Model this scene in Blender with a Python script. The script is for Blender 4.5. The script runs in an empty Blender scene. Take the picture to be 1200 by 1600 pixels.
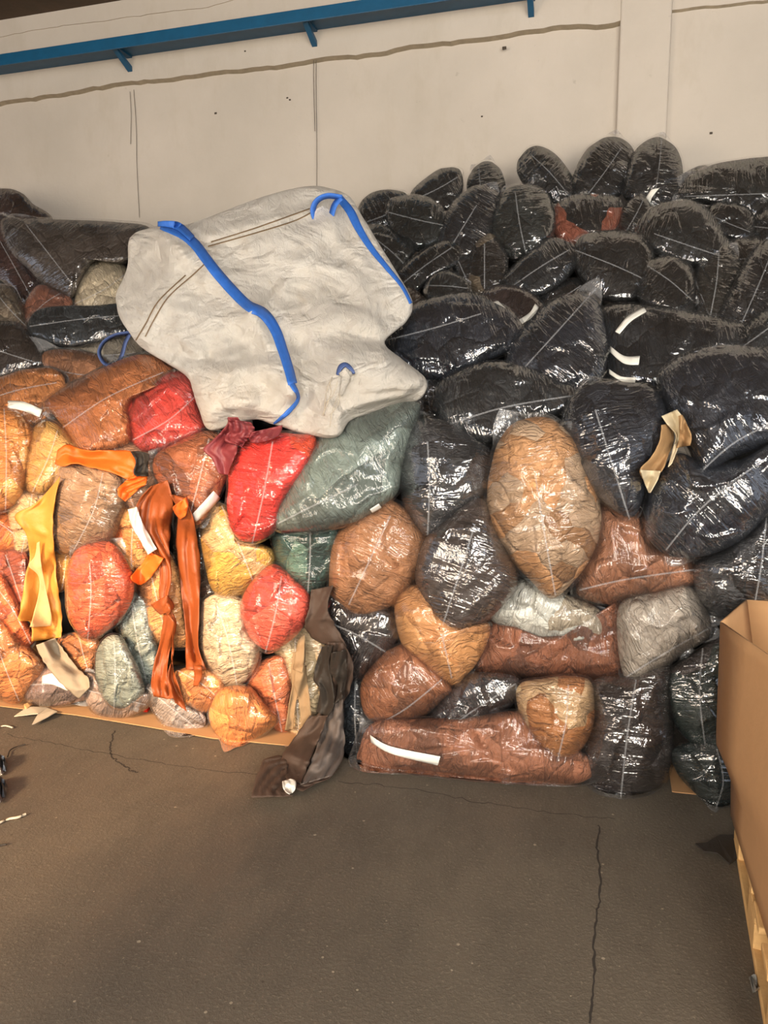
import bpy, math, random
import numpy as np
from mathutils import Vector, Matrix
from mathutils.bvhtree import BVHTree

SC = bpy.context.scene
COL = SC.collection
R = math.radians

# ------------------------------------------------------------------ camera
F_PX, W_PX, H_PX = 1180.0, 1200.0, 1600.0
CAM = np.array([0.0, 0.0, 1.6])
CM = Matrix.Rotation(R(15.3), 3, 'Z') @ Matrix.Rotation(R(90 - 9.3), 3, 'X') @ Matrix.Rotation(R(-0.6), 3, 'Z')
CMN = np.array([[CM[i][j] for j in range(3)] for i in range(3)])
cd = bpy.data.cameras.new('camera')
cam = bpy.data.objects.new('camera', cd)
COL.objects.link(cam)
cam.matrix_world = Matrix.Translation(Vector(CAM)) @ CM.to_4x4()
cd.sensor_fit = 'VERTICAL'
cd.sensor_height = 36.0
cd.lens = 36.0 * F_PX / H_PX
cd.clip_start = 0.05
SC.camera = cam

# ------------------------------------------------------------------ light
WALL_Y, BACK_Y, CEIL_Z = 5.9, -3.2, 5.35
world = bpy.data.worlds.new('world')
SC.world = world
world.use_nodes = True
bg = world.node_tree.nodes['Background']
bg.inputs['Color'].default_value = (0.80, 0.86, 1.0, 1)
bg.inputs['Strength'].default_value = 0.55

def area(name, loc, target, sx, sy, power, col):
    l = bpy.data.lights.new(name, 'AREA')
    l.shape = 'RECTANGLE'
    l.size, l.size_y, l.energy, l.color = sx, sy, power, col
    o = bpy.data.objects.new(name, l)
    COL.objects.link(o)
    o.location = loc
    o.rotation_euler = (Vector(target) - Vector(loc)).to_track_quat('-Z', 'Y').to_euler()
    o['kind'] = 'helper'
    return o

sd = bpy.data.lights.new('sun', 'SUN')
sd.energy = 5.2
sd.angle = R(7.0)
sd.color = (1.0, 0.66, 0.37)
sun = bpy.data.objects.new('sun', sd)
COL.objects.link(sun)
SUN_DIR = Vector((0.25, 1.0, -0.47)).normalized()
sun.rotation_euler = SUN_DIR.to_track_quat('-Z', 'Y').to_euler()
sun['kind'] = 'helper'

area('daylight_panel', (-0.6, -2.9, 2.3), (0.0, 3.5, 1.5), 1.1, 3.2, 185, (1.0, 0.93, 0.82))  # unseen daylight panels added behind the camera, kept narrow for film glints
area('daylight_panel', (1.9, -2.9, 2.3), (0.6, 3.5, 1.5), 1.1, 3.2, 185, (1.0, 0.93, 0.82))
area('daylight_panel', (4.4, -2.9, 2.3), (1.2, 3.5, 1.4), 1.1, 3.2, 170, (1.0, 0.93, 0.82))
area('daylight_panel', (-5.0, -2.9, 1.9), (-2.0, 2.5, 0.8), 2.4, 3.0, 170, (1.0, 0.82, 0.62))  # added warm panel that grades the floor warmer at the left
area('glint_strip_light', (1.5, -2.6, 4.6), (0.8, 3.6, 1.6), 7.0, 0.4, 90, (0.74, 0.85, 1.0))  # added bluish strip that gives the dark bags more reflections
area('roof_light', (-3.0, 2.0, 5.2), (-3.0, 3.0, 0), 1.0, 2.6, 85, (0.88, 0.92, 1.0))
area('roof_light', (0.4, 1.6, 5.2), (0.4, 2.6, 0), 0.8, 2.4, 105, (0.78, 0.87, 1.0))
area('roof_light', (3.6, 1.6, 5.2), (3.2, 2.8, 0), 0.8, 2.4, 105, (0.78, 0.87, 1.0))

SC.view_settings.view_transform = 'Standard'
SC.view_settings.look = 'None'
SC.view_settings.gamma = 1.0
SC.view_settings.use_curve_mapping = False
SC.view_settings.exposure = 0.5
SC.cycles.max_bounces = 10
SC.cycles.transparent_max_bounces = 24
SC.cycles.use_denoising = True
SC.cycles.sample_clamp_indirect = 4.0
SC.cycles.caustics_reflective = False
SC.cycles.caustics_refractive = False

# ------------------------------------------------------------------ helpers
def rays(px, py):
    px, py = np.asarray(px, float), np.asarray(py, float)
    v = np.stack([(px - W_PX / 2) / F_PX, (H_PX / 2 - py) / F_PX, -np.ones_like(px)], -1)
    return v @ CMN.T
def on_y(px, py, Y):
    d = rays(px, py)
    return CAM + d * ((Y - CAM[1]) / d[..., 1])[..., None]
def on_z(px, py, Z):
    d = rays(px, py)
    return CAM + d * ((Z - CAM[2]) / d[..., 2])[..., None]
def lin(c):
    c = np.asarray(c, float) / 255.0
    c = np.where(c <= 0.04045, c / 12.92, ((c + 0.055) / 1.055) ** 2.4)
    return (float(c[0]), float(c[1]), float(c[2]), 1.0)
def pts(s):
    return [tuple(float(a) for a in t.split(',')) for t in s.split()]
def tag(o, label=None, cat=None, group=None, kind=None):
    if label: o['label'] = label
    if cat: o['category'] = cat
    if group: o['group'] = group
    if kind: o['kind'] = kind
    return o
def empty(name, loc, label, cat, group=None):
    o = bpy.data.objects.new(name, None)
    COL.objects.link(o)
    o.location = loc
    o.empty_display_size = 0.1
    return tag(o, label, cat, group)
def mesh_obj(name, V, F, mat, parent=None, origin=(0, 0, 0), uv=None, smooth=True, solid=0.0, slack=None):
    V = np.asarray(V, float) - np.asarray(origin, float)
    me = bpy.data.meshes.new(name)
    me.from_pydata(V.tolist(), [], F)
    if uv is not None:
        ul = me.uv_layers.new(name='UVMap')
        li = np.empty(len(me.loops), np.int32)
        me.loops.foreach_get('vertex_index', li)
        ul.data.foreach_set('uv', np.asarray(uv, np.float32)[li].ravel())
    if slack is not None:
        me.attributes.new('slack', 'FLOAT', 'POINT').data.foreach_set('value', np.asarray(slack, np.float32))
    me.polygons.foreach_set('use_smooth', [smooth] * len(me.polygons))
    me.update()
    o = bpy.data.objects.new(name, me)
    COL.objects.link(o)
    if mat: me.materials.append(mat)
    if parent:
        o.parent = parent
    else:
        o.location = origin
    if solid:
        m = o.modifiers.new('solid', 'SOLIDIFY')
        m.thickness = solid
        m.offset = 0
    return o
def box_vf(x0, x1, y0, y1, z0, z1):
    V = [(x, y, z) for z in (z0, z1) for y in (y0, y1) for x in (x0, x1)]
    return V, [(0, 2, 3, 1), (4, 5, 7, 6), (0, 1, 5, 4), (2, 6, 7, 3), (0, 4, 6, 2), (1, 3, 7, 5)]
def box(name, b, mat, parent=None, bevel=0.0, kind=None):
    V, F = box_vf(*b)
    o = mesh_obj(name, V, F, mat, parent, smooth=False)
    if bevel:
        m = o.modifiers.new('bevel', 'BEVEL'); m.width = bevel; m.segments = 2
    return tag(o, kind=kind)

def hash2(ix, iy, seed):
    h = np.sin(ix * 127.1 + iy * 311.7 + seed * 74.7) * 43758.5453
    return h - np.floor(h)
def vnoise(x, y, seed=0):
    ix, iy = np.floor(x), np.floor(y)
    fx, fy = x - ix, y - iy
    fx, fy = fx * fx * (3 - 2 * fx), fy * fy * (3 - 2 * fy)
    a, b = hash2(ix, iy, seed), hash2(ix + 1, iy, seed)
    c, d = hash2(ix, iy + 1, seed), hash2(ix + 1, iy + 1, seed)
    return (a * (1 - fx) + b * fx) * (1 - fy) + (c * (1 - fx) + d * fx) * fy
def ridge(x, y, seed=0):
    return 1 - np.abs(2 * vnoise(x, y, seed) - 1)
def catmull(P, n, closed=True, tension=0.5):
    P = np.asarray(P, float)
    m = len(P)
    out = []
    segs = m if closed else m - 1
    for k in range(n):
        t = k / n * segs if closed else k / (n - 1) * segs
        i = min(int(t), segs - 1); u = t - i
        g = (lambda j: P[j % m]) if closed else (lambda j: P[min(max(j, 0), m - 1)])
        p0, p1, p2, p3 = g(i - 1), g(i), g(i + 1), g(i + 2)
        a = tension
        out.append(((2 * u**3 - 3 * u**2 + 1) * p1 + (u**3 - 2 * u**2 + u) * a * (p2 - p0)
                    + (-2 * u**3 + 3 * u**2) * p2 + (u**3 - u**2) * a * (p3 - p1)))
    return np.array(out)
def arclen(P, n):
    P = np.asarray(P, float)
    s = np.r_[0, np.cumsum(np.hypot(*(P[1:] - P[:-1]).T))]
    t = np.linspace(0, s[-1], n)
    return np.stack([np.interp(t, s, P[:, 0]), np.interp(t, s, P[:, 1])], -1)

# ------------------------------------------------------------------ materials
def new_mat(name):
    m = bpy.data.materials.new(name)
    m.use_nodes = True
    nt = m.node_tree
    for n in list(nt.nodes): nt.nodes.remove(n)
    out = nt.nodes.new('ShaderNodeOutputMaterial')
    return m, nt, out
def N(nt, t, **kw):
    n = nt.nodes.new('ShaderNode' + t)
    for k, v in kw.items():
        if hasattr(n, k): setattr(n, k, v)
    return n
def setin(n, **kw):
    for k, v in kw.items(): n.inputs[k.replace('_', ' ')].default_value = v
    return n
def mathn(nt, op, a, b=None, c=None):
    n = nt.nodes.new('ShaderNodeMath'); n.operation = op
    for i, v in enumerate((a, b, c)):
        if v is None: continue
        if hasattr(v, 'node'): nt.links.new(v, n.inputs[i])
        else: n.inputs[i].default_value = v
    return n.outputs[0]
def mixc(nt, fac, a, b):
    n = nt.nodes.new('ShaderNodeMix'); n.data_type = 'RGBA'
    for i, v in ((0, fac), (6, a), (7, b)):
        if hasattr(v, 'node'): nt.links.new(v, n.inputs[i])
        else: n.inputs[i].default_value = v
    return n.outputs[2]
def mapping(nt, src, scale, rot=(0, 0, 0)):
    m = N(nt, 'Mapping')
    m.inputs['Scale'].default_value = scale
    m.inputs['Rotation'].default_value = rot
    nt.links.new(src, m.inputs['Vector'])
    return m.outputs[0]
def noise(nt, vec, scale, detail=3, rough=.5, dist=0.0):
    n = N(nt, 'TexNoise')
    setin(n, Scale=scale, Detail=detail, Roughness=rough, Distortion=dist)
    nt.links.new(vec, n.inputs['Vector'])
    return n.outputs['Fac']
def ramp(nt, fac, stops):
    n = N(nt, 'ValToRGB')
    e = n.color_ramp.elements
    while len(e) < len(stops): e.new(0.5)
    for k, (p, c) in enumerate(stops):
        e[k].position = p; e[k].color = c if len(c) == 4 else (*c, 1)
    nt.links.new(fac, n.inputs['Fac'])
    return n.outputs['Color']
def bump(nt, h, strength, dist, normal=None):
    b = N(nt, 'Bump')
    setin(b, Strength=strength, Distance=dist)
    nt.links.new(h, b.inputs['Height'])
    if normal: nt.links.new(normal, b.inputs['Normal'])
    return b.outputs['Normal']
def g1(v): return (v, v, v, 1)

def leather_mat(c1, c2=None, patch=9.0, second=0.25, gain=1.06):
    """loose scraps: every piece its own tone, pieces overlap and crease"""
    m, nt, out = new_mat('leather_scraps')
    uvn = N(nt, 'UVMap'); uv = uvn.outputs[0]
    wn = N(nt, 'TexNoise'); setin(wn, Scale=7.0, Detail=2.0)
    nt.links.new(uv, wn.inputs['Vector'])
    add = N(nt, 'VectorMath'); add.operation = 'MULTIPLY_ADD'
    nt.links.new(wn.outputs['Color'], add.inputs[0]); add.inputs[1].default_value = (.09, .09, 0)
    nt.links.new(uv, add.inputs[2])
    wv = add.outputs[0]
    v = N(nt, 'TexVoronoi'); v.voronoi_dimensions = '2D'; setin(v, Scale=patch)
    nt.links.new(wv, v.inputs['Vector'])
    sep = N(nt, 'SeparateColor'); nt.links.new(v.outputs['Color'], sep.inputs[0])
    base = np.array(lin(c1)[:3])
    lum = base @ [.3, .6, .1]
    if lum > .07: base = base * 1.06
    base = np.minimum(base * gain, .92)
    lo, hi = base * 0.52, np.minimum(base * 1.35 + 0.012, .95)
    col = ramp(nt, sep.outputs[0], [(0, tuple(lo)), (.45, tuple(base)), (1, tuple(hi))])
    if c2 is not None:
        st = mathn(nt, 'LESS_THAN', sep.outputs[1], second)
        col = mixc(nt, st, col, lin(c2))
    fine = noise(nt, wv, 60, 3)
    col = mixc(nt, mathn(nt, 'MULTIPLY', fine, .25), col, tuple(lo) + (1,))
    # creases
    v2 = N(nt, 'TexVoronoi'); v2.voronoi_dimensions = '2D'; v2.feature = 'DISTANCE_TO_EDGE'; setin(v2, Scale=patch)
    nt.links.new(wv, v2.inputs['Vector'])
    edge = mathn(nt, 'MINIMUM', mathn(nt, 'MULTIPLY', v2.outputs['Distance'], 9.0), 1.0)
    cr = noise(nt, mapping(nt, wv, (1, 1, 1)), 16, 4, .6, 1.2)
    cr = mathn(nt, 'ABSOLUTE', mathn(nt, 'SUBTRACT', cr, .5))
    cr = mathn(nt, 'MINIMUM', mathn(nt, 'MULTIPLY', cr, 7.0), 1.0)
    cx = noise(nt, mapping(nt, wv, (24, 7, 1)), 1.0, 3, .55, 1.0)
    cx = mathn(nt, 'MINIMUM', mathn(nt, 'MULTIPLY', mathn(nt, 'ABSOLUTE', mathn(nt, 'SUBTRACT', cx, .5)), 8.0), 1.0)
    cr = mathn(nt, 'ADD', mathn(nt, 'MULTIPLY', cr, .5), mathn(nt, 'MULTIPLY', cx, .8))
    h = mathn(nt, 'ADD', mathn(nt, 'MULTIPLY', edge, .8), mathn(nt, 'MULTIPLY', sep.outputs[2], 1.6))
    h = mathn(nt, 'ADD', h, mathn(nt, 'MULTIPLY', cr, .9))
    p = N(nt, 'BsdfPrincipled')
    nt.links.new(col, p.inputs['Base Color'])
    setin(p, Roughness=.62)
    nt.links.new(bump(nt, h, 1.0, .009), p.inputs['Normal'])
    nt.links.new(p.outputs[0], out.inputs[0])
    return m

def film_mat(name, refl=1.0, haze=.05, fine=34.0, amp=.004, rough=.07, cap=.6, tint=(.985, .985, .985, 1)):
    m, nt, out = new_mat(name)
    uv = N(nt, 'UVMap').outputs[0]
    # tension wrinkles: tight along the bag, long across it
    a = noise(nt, mapping(nt, uv, (fine, 4.5, 1)), 1.0, 2, .5, .9)
    a = mathn(nt, 'ABSOLUTE', mathn(nt, 'SUBTRACT', a, .5))
    a = mathn(nt, 'MULTIPLY', a, 2.6)
    b = noise(nt, mapping(nt, uv, (9, 7, 1), (0, 0, .5)), 1.0, 3, .5, 1.5)
    b = mathn(nt, 'ABSOLUTE', mathn(nt, 'SUBTRACT', b, .5))
    c = noise(nt, mapping(nt, uv, (22, 60, 1), (0, 0, 1.0)), 1.0, 2, .5, .8)
    mask = noise(nt, mapping(nt, uv, (4, 4, 1)), 1.0, 1)
    mask = mathn(nt, 'MULTIPLY', mathn(nt, 'SUBTRACT', mask, .33), 3.0)
    mask = mathn(nt, 'MINIMUM', mathn(nt, 'MAXIMUM', mask, .12), 1.0)
    h = mathn(nt, 'ADD', mathn(nt, 'MULTIPLY', a, mask), mathn(nt, 'MULTIPLY', b, 1.1))
    h = mathn(nt, 'ADD', h, mathn(nt, 'MULTIPLY', c, .10))
    nrm = bump(nt, h, 1.0, amp)
    tr = N(nt, 'BsdfTransparent'); tr.inputs[0].default_value = tint
    df = N(nt, 'BsdfDiffuse'); df.inputs[0].default_value = (.75, .76, .78, 1)
    gl = N(nt, 'BsdfGlossy'); setin(gl, Roughness=rough)
    gl.inputs['Color'].default_value = (1, 1, 1, 1)
    nt.links.new(nrm, gl.inputs['Normal'])
    fr = N(nt, 'Fresnel'); setin(fr, IOR=1.5)
    nt.links.new(nrm, fr.inputs['Normal'])
    m1 = N(nt, 'MixShader')
    at = N(nt, 'Attribute'); at.attribute_name = 'slack'
    nt.links.new(mathn(nt, 'ADD', mathn(nt, 'MULTIPLY', at.outputs['Fac'], .16), haze), m1.inputs[0])
    nt.links.new(tr.outputs[0], m1.inputs[1]); nt.links.new(df.outputs[0], m1.inputs[2])
    m2 = N(nt, 'MixShader')
    nt.links.new(mathn(nt, 'MINIMUM', mathn(nt, 'MULTIPLY', fr.outputs[0], refl), cap), m2.inputs[0])
    nt.links.new(m1.outputs[0], m2.inputs[1]); nt.links.new(gl.outputs[0], m2.inputs[2])
    nt.links.new(m2.outputs[0], out.inputs[0])
    return m
FILM = film_mat('clear_film', 1.2, .018, 36.0, .007, .09, .5)
FILM_DARK = film_mat('taut_clear_film', 3.2, .004, 28.0, .010, .085, .21)

def simple(name, col, rough=.6, bs=0, bscale=30, var=.2, metallic=0, coord='Object', spec=.5):
    m, nt, out = new_mat(name)
    tc = N(nt, 'TexCoord').outputs[coord]
    f = noise(nt, tc, bscale, 4, .6)
    base = np.array(lin(col)[:3])
    c = mixc(nt, f, tuple(base * (1 - var)) + (1,), tuple(np.minimum(base * (1 + var), 1)) + (1,))
    p = N(nt, 'BsdfPrincipled')
    nt.links.new(c, p.inputs['Base Color'])
    setin(p, Roughness=rough, Metallic=metallic)
    p.inputs['Specular IOR Level'].default_value = spec
    if bs: nt.links.new(bump(nt, f, bs, .01), p.inputs['Normal'])
    nt.links.new(p.outputs[0], out.inputs[0])
    return m

def seam_material():
    m, nt, out = new_mat('welded_seam')
    df = N(nt, 'BsdfPrincipled'); df.inputs['Base Color'].default_value = (.62, .63, .65, 1); setin(df, Roughness=.25)
    tr = N(nt, 'BsdfTransparent')
    mx = N(nt, 'MixShader'); mx.inputs[0].default_value = .24
    nt.links.new(tr.outputs[0], mx.inputs[1]); nt.links.new(df.outputs[0], mx.inputs[2])
    nt.links.new(mx.outputs[0], out.inputs[0])
    return m
SEAM = seam_material()
PAPER = simple('paper', (225, 222, 212), .7, .2, 40, .05)

def wall_material():
    m, nt, out = new_mat('plaster')
    tc = N(nt, 'TexCoord').outputs['Object']
    big = noise(nt, tc, .8, 5, .6)
    mid = noise(nt, mapping(nt, tc, (2.5, 2.5, 1.0)), 1.6, 6, .65)
    sp = noise(nt, tc, 14, 3, .7)
    c = ramp(nt, big, [(.3, lin((184, 174, 161))), (.7, lin((200, 189, 176)))])
    c = mixc(nt, ramp(nt, mid, [(.52, g1(0)), (.8, g1(.35))]), c, lin((165, 152, 130)))
    c = mixc(nt, ramp(nt, sp, [(.70, g1(0)), (.78, g1(.3))]), c, lin((140, 130, 115)))
    p = N(nt, 'BsdfPrincipled'); nt.links.new(c, p.inputs['Base Color']); setin(p, Roughness=.85)
    h = mathn(nt, 'ADD', noise(nt, tc, 25, 4), mathn(nt, 'MULTIPLY', mid, 2.0))
    nt.links.new(bump(nt, h, .35, .01), p.inputs['Normal'])
    nt.links.new(p.outputs[0], out.inputs[0])
    return m
WALLM = wall_material()

def floor_material():
    m, nt, out = new_mat('worn_concrete')
    tc = N(nt, 'TexCoord').outputs['Object']
    big = noise(nt, tc, .9, 6, .6, .4)
    mid = noise(nt, mapping(nt, tc, (3, 1.5, 1)), 1.8, 6, .7)
    c = ramp(nt, big, [(.3, lin((81, 74, 65))), (.7, lin((101, 92, 79)))])
    c = mixc(nt, ramp(nt, mid, [(.45, g1(0)), (.75, g1(.55))]), c, lin((70, 61, 50)))
    # pale chips and dark pits
    v = N(nt, 'TexVoronoi'); setin(v, Scale=22.0); nt.links.new(tc, v.inputs['Vector'])
    sel = N(nt, 'SeparateColor'); nt.links.new(v.outputs['Color'], sel.inputs[0])
    near = mathn(nt, 'LESS_THAN', v.outputs['Distance'], mathn(nt, 'MULTIPLY', sel.outputs[1], .13))
    chip = mathn(nt, 'MULTIPLY', near, mathn(nt, 'GREATER_THAN', sel.outputs[0], .72))
    pit = mathn(nt, 'MULTIPLY', near, mathn(nt, 'LESS_THAN', sel.outputs[0], .3))
    c = mixc(nt, mathn(nt, 'MULTIPLY', chip, .55), c, lin((175, 162, 140)))
    c = mixc(nt, mathn(nt, 'MULTIPLY', pit, .5), c, lin((52, 44, 36)))
    fs = noise(nt, tc, 90, 3, .7)
    c = mixc(nt, ramp(nt, fs, [(.58, g1(0)), (.72, g1(.5))]), c, lin((150, 138, 118)))
    p = N(nt, 'BsdfPrincipled'); nt.links.new(c, p.inputs['Base Color'])
    nt.links.new(ramp(nt, mid, [(.3, g1(.5)), (.7, g1(.8))]), p.inputs['Roughness'])
    h = mathn(nt, 'ADD', fs, mathn(nt, 'MULTIPLY', mid, 1.5))
    nt.links.new(bump(nt, h, .4, .007), p.inputs['Normal'])
    nt.links.new(p.outputs[0], out.inputs[0])
    return m
FLOORM = floor_material()

# ------------------------------------------------------------------ the hall
box('floor', (-14, 9, BACK_Y - 6, WALL_Y, -.2, 0), FLOORM, kind='structure')
box('wall_far', (-14, 9, WALL_Y, WALL_Y + .3, 0, 8), WALLM, kind='structure')
ledge_z = on_y(500, 100, WALL_Y)[2]
ceil_z = on_y(0, 37, WALL_Y)[2]
lip_z = on_y(0, 68, WALL_Y)[2]
pil_x0, pil_x1 = on_y(965, 150, WALL_Y - .06)[0], on_y(1044, 150, WALL_Y - .06)[0]

GRIME_SHADE = simple('ledge_grime_shade', (150, 136, 114), .9, .4, 18, .35)  # ledge dirt, also painted under the bands in place of missing shade
def rough_strip(name, x0, x1, zc, zh, prot, mat, seed, n=220):
    """a plaster band whose edge wanders"""
    V, F = [], []
    for i in range(n + 1):
        x = x0 + (x1 - x0) * i / n
        w = (vnoise(np.array(x * 3.), np.array(seed * 1.), seed) - .5) * .03 + (vnoise(np.array(x * 14.), np.array(0.), seed) - .5) * .014
        lo = zc + float(w)
        V += [(x, WALL_Y + .02, lo), (x, WALL_Y - prot, lo + .022), (x, WALL_Y - prot, zh), (x, WALL_Y + .02, zh)]
        if i:
            a = 4 * i
            for k in range(3):
                F.append((a - 4 + k, a + k, a + k + 1, a - 3 + k))
    o = mesh_obj(name, V, F, mat, smooth=False)
    o.data.materials.append(GRIME_SHADE)
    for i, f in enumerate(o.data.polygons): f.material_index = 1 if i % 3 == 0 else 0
    return tag(o, kind='structure')
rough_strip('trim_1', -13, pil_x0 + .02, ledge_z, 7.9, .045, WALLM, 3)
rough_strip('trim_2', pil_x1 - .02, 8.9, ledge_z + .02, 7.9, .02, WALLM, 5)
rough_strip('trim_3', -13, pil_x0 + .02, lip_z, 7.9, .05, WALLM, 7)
box('wall_pilaster', (pil_x0, pil_x1, WALL_Y - .06, WALL_Y + .1, 0, 7.9), WALLM, bevel=.012, kind='structure')
CEILM = simple('ceiling_boards', (74, 56, 38), .8, .5, 8, .35)
ceil = box('ceiling', (-14, 9, BACK_Y - 1, WALL_Y, ceil_z, ceil_z + .15), CEILM, kind='structure')
# unseen wall added behind the camera; its opening confines the sun to the left
SUN_GAP_R, SUN_GAP_T = -2.75, 4.9
box('wall_sun_mask', (SUN_GAP_R, 9, BACK_Y - .2, BACK_Y, 0, ceil_z), WALLM, kind='structure')
box('wall_sun_mask_head', (-14, SUN_GAP_R, BACK_Y - .2, BACK_Y, SUN_GAP_T, ceil_z), WALLM, kind='structure')

# blue steel shelf angle on brackets
BLUE = simple('blue_paint', (8, 76, 110), .45, .15, 12, .25)
bz = on_y(250, 67, WALL_Y - .30)[2]
bx1 = on_y(832, 5, WALL_Y - .15)[0]
shelf = empty('wall_shelf', (-5, WALL_Y, bz), 'long blue painted steel shelf rail fixed high on the plaster wall', 'shelf')
def child_box(name, b, mat, root, bevel=0.003):
    V, F = box_vf(*b)
    o = mesh_obj(name, V, F, mat, root, origin=root.location, smooth=False)
    if bevel:
        m = o.modifiers.new('bevel', 'BEVEL'); m.width = bevel; m.segments = 2
    return o
child_box('shelf_board', (-9, bx1, WALL_Y - .30, WALL_Y - .03, bz + .05, bz + .065), BLUE, shelf)
child_box('front_lip', (-9, bx1, WALL_Y - .31, WALL_Y - .298, bz, bz + .085), BLUE, shelf)
for px, py in ((205, 92), (493, 50), (831, 5)):
    x = on_y(px, py, WALL_Y - .02)[0]
    y0, y1 = WALL_Y - .29, WALL_Y - .02
    zt = bz + .05
    br_v, br_f = [], []
    def addb(b):
        V, F = box_vf(*b); o = len(br_v); br_v.extend(V); br_f.extend([tuple(i + o for i in f) for f in F])
    addb((x - .025, x + .025, y0, y1, zt - .012, zt))
    addb((x - .025, x + .025, y1 - .012, y1, zt - .12, zt))
    # diagonal stay
    o = len(br_v)
    for xx in (x - .02, x + .02):
        br_v += [(xx, y0 + .01, zt - .01), (xx, y0 + .06, zt - .01), (xx, y1 - .01, zt - .08), (xx, y1 - .01, zt - .12)]
    br_f += [(o, o + 1, o + 2, o + 3), (o + 7, o + 6, o + 5, o + 4), (o, o + 4, o + 5, o + 1), (o + 1, o + 5, o + 6, o + 2), (o + 2, o + 6, o + 7, o + 3), (o + 3, o + 7, o + 4, o)]
    mesh_obj('bracket', br_v, br_f, BLUE, shelf, origin=shelf.location, smooth=False)

# hanging wires and marks on the wall
WIRE = simple('wire', (90, 82, 72), .6)
def tube(name, P, r, mat, parent=None, n=6, origin=None):
    P = np.asarray(P, float)
    V, F = [], []
    for i, p in enumerate(P):
        t = P[min(i + 1, len(P) - 1)] - P[max(i - 1, 0)]
        t /= np.linalg.norm(t) + 1e-9
        up = np.array([0, 1, 0]) if abs(t[1]) < .9 else np.array([1, 0, 0])
        a = np.cross(t, up); a /= np.linalg.norm(a); b = np.cross(t, a)
        for k in range(n):
            q = 2 * math.pi * k / n
            V.append(p + r * (math.cos(q) * a + math.sin(q) * b))
        if i:
            for k in range(n):
                F.append(((i - 1) * n + k, (i - 1) * n + (k + 1) % n, i * n + (k + 1) % n, i * n + k))
    return mesh_obj(name, V, F, mat, parent, origin=P[0] if origin is None else origin)
for s, lab in (('203,143 205,180 204,225', 'shorter thin wire hanging on the wall under the leftmost shelf bracket'),
               ('209,140 213,200 214,260 218,340', 'longer thin wire hanging on the wall under the leftmost shelf bracket'),
               ('491,65 490,120 492,205', 'shorter thin wire on the wall beneath the middle blue bracket'),
               ('494,65 494,150 495,220 495,300', 'longer thin wire running down the wall beneath the middle blue bracket')):
    p = catmull(pts(s), 16, closed=False)
    w = tube('wire', on_y(p[:, 0], p[:, 1], WALL_Y - .028 if p[0][1] < 130 else WALL_Y - .012), .0022, WIRE)
    tag(w, lab, 'wire', 'wires on the plaster wall')

MARK = simple('wall_mark', (70, 60, 50), .9)
for px, py, s in ((337, 177, .010), (449, 153, .008), (453, 156, .008), (1111, 208, .010), (788, 75, .014), (753, 182, .007), (383, 80, .007)):
    c_ = on_y(px, py, WALL_Y - (.045 if py < 130 else 0))
    box('wall_chip', (c_[0] - s, c_[0] + s, c_[1] - .004, c_[1] + .004, c_[2] - s * .7, c_[2] + s * .7), MARK, bevel=.002, kind='structure')

# ------------------------------------------------------------------ the heap of bags
_py = [180, 220, 300, 400, 500, 600, 650, 750, 1000, 1300]
_yy = [5.62, 5.50, 5.10, 4.55, 4.00, 3.55, 3.38, 3.20, 3.13, 3.08]
def heap_y(py): return float(np.interp(py, _py, _yy))
SURF_V, SURF_F = [], []          # front films of everything laid so far, to drape things on
def add_surface(V, F):
    o = sum(len(v) for v in SURF_V)
    SURF_V.append(np.asarray(V)); SURF_F.extend([tuple(i + o for i in f) for f in F])

MATS = {}
def lm(c1, c2=None, patch=9.0, second=.25):
    k = (c1, c2, patch, second)
    if k not in MATS: MATS[k] = leather_mat(*k)
    return MATS[k]

def polar_faces(NR, NA, NB):
    n = NR - 1 + NB - 1                      # front rings, then back rings
    F = [(0, 1 + (a + 1) % NA, 1 + a) for a in range(NA)]
    for r in range(n - 1):
        for a in range(NA):
            b = (a + 1) % NA
            F.append((1 + r * NA + a, 1 + r * NA + b, 1 + (r + 1) * NA + b, 1 + (r + 1) * NA + a))
    last, base = 1 + n * NA, 1 + (n - 1) * NA
    F += [(last, base + a, base + (a + 1) % NA) for a in range(NA)]
    return F

def smooth_grid(H, it):
    for _ in range(it):
        G = H.copy()
        G[1:-1] = (H[:-2] + H[2:] + H[1:-1] * 2) / 4
        H = (np.roll(G, 1, 1) + np.roll(G, -1, 1) + 2 * G) / 4
    return H

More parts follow.
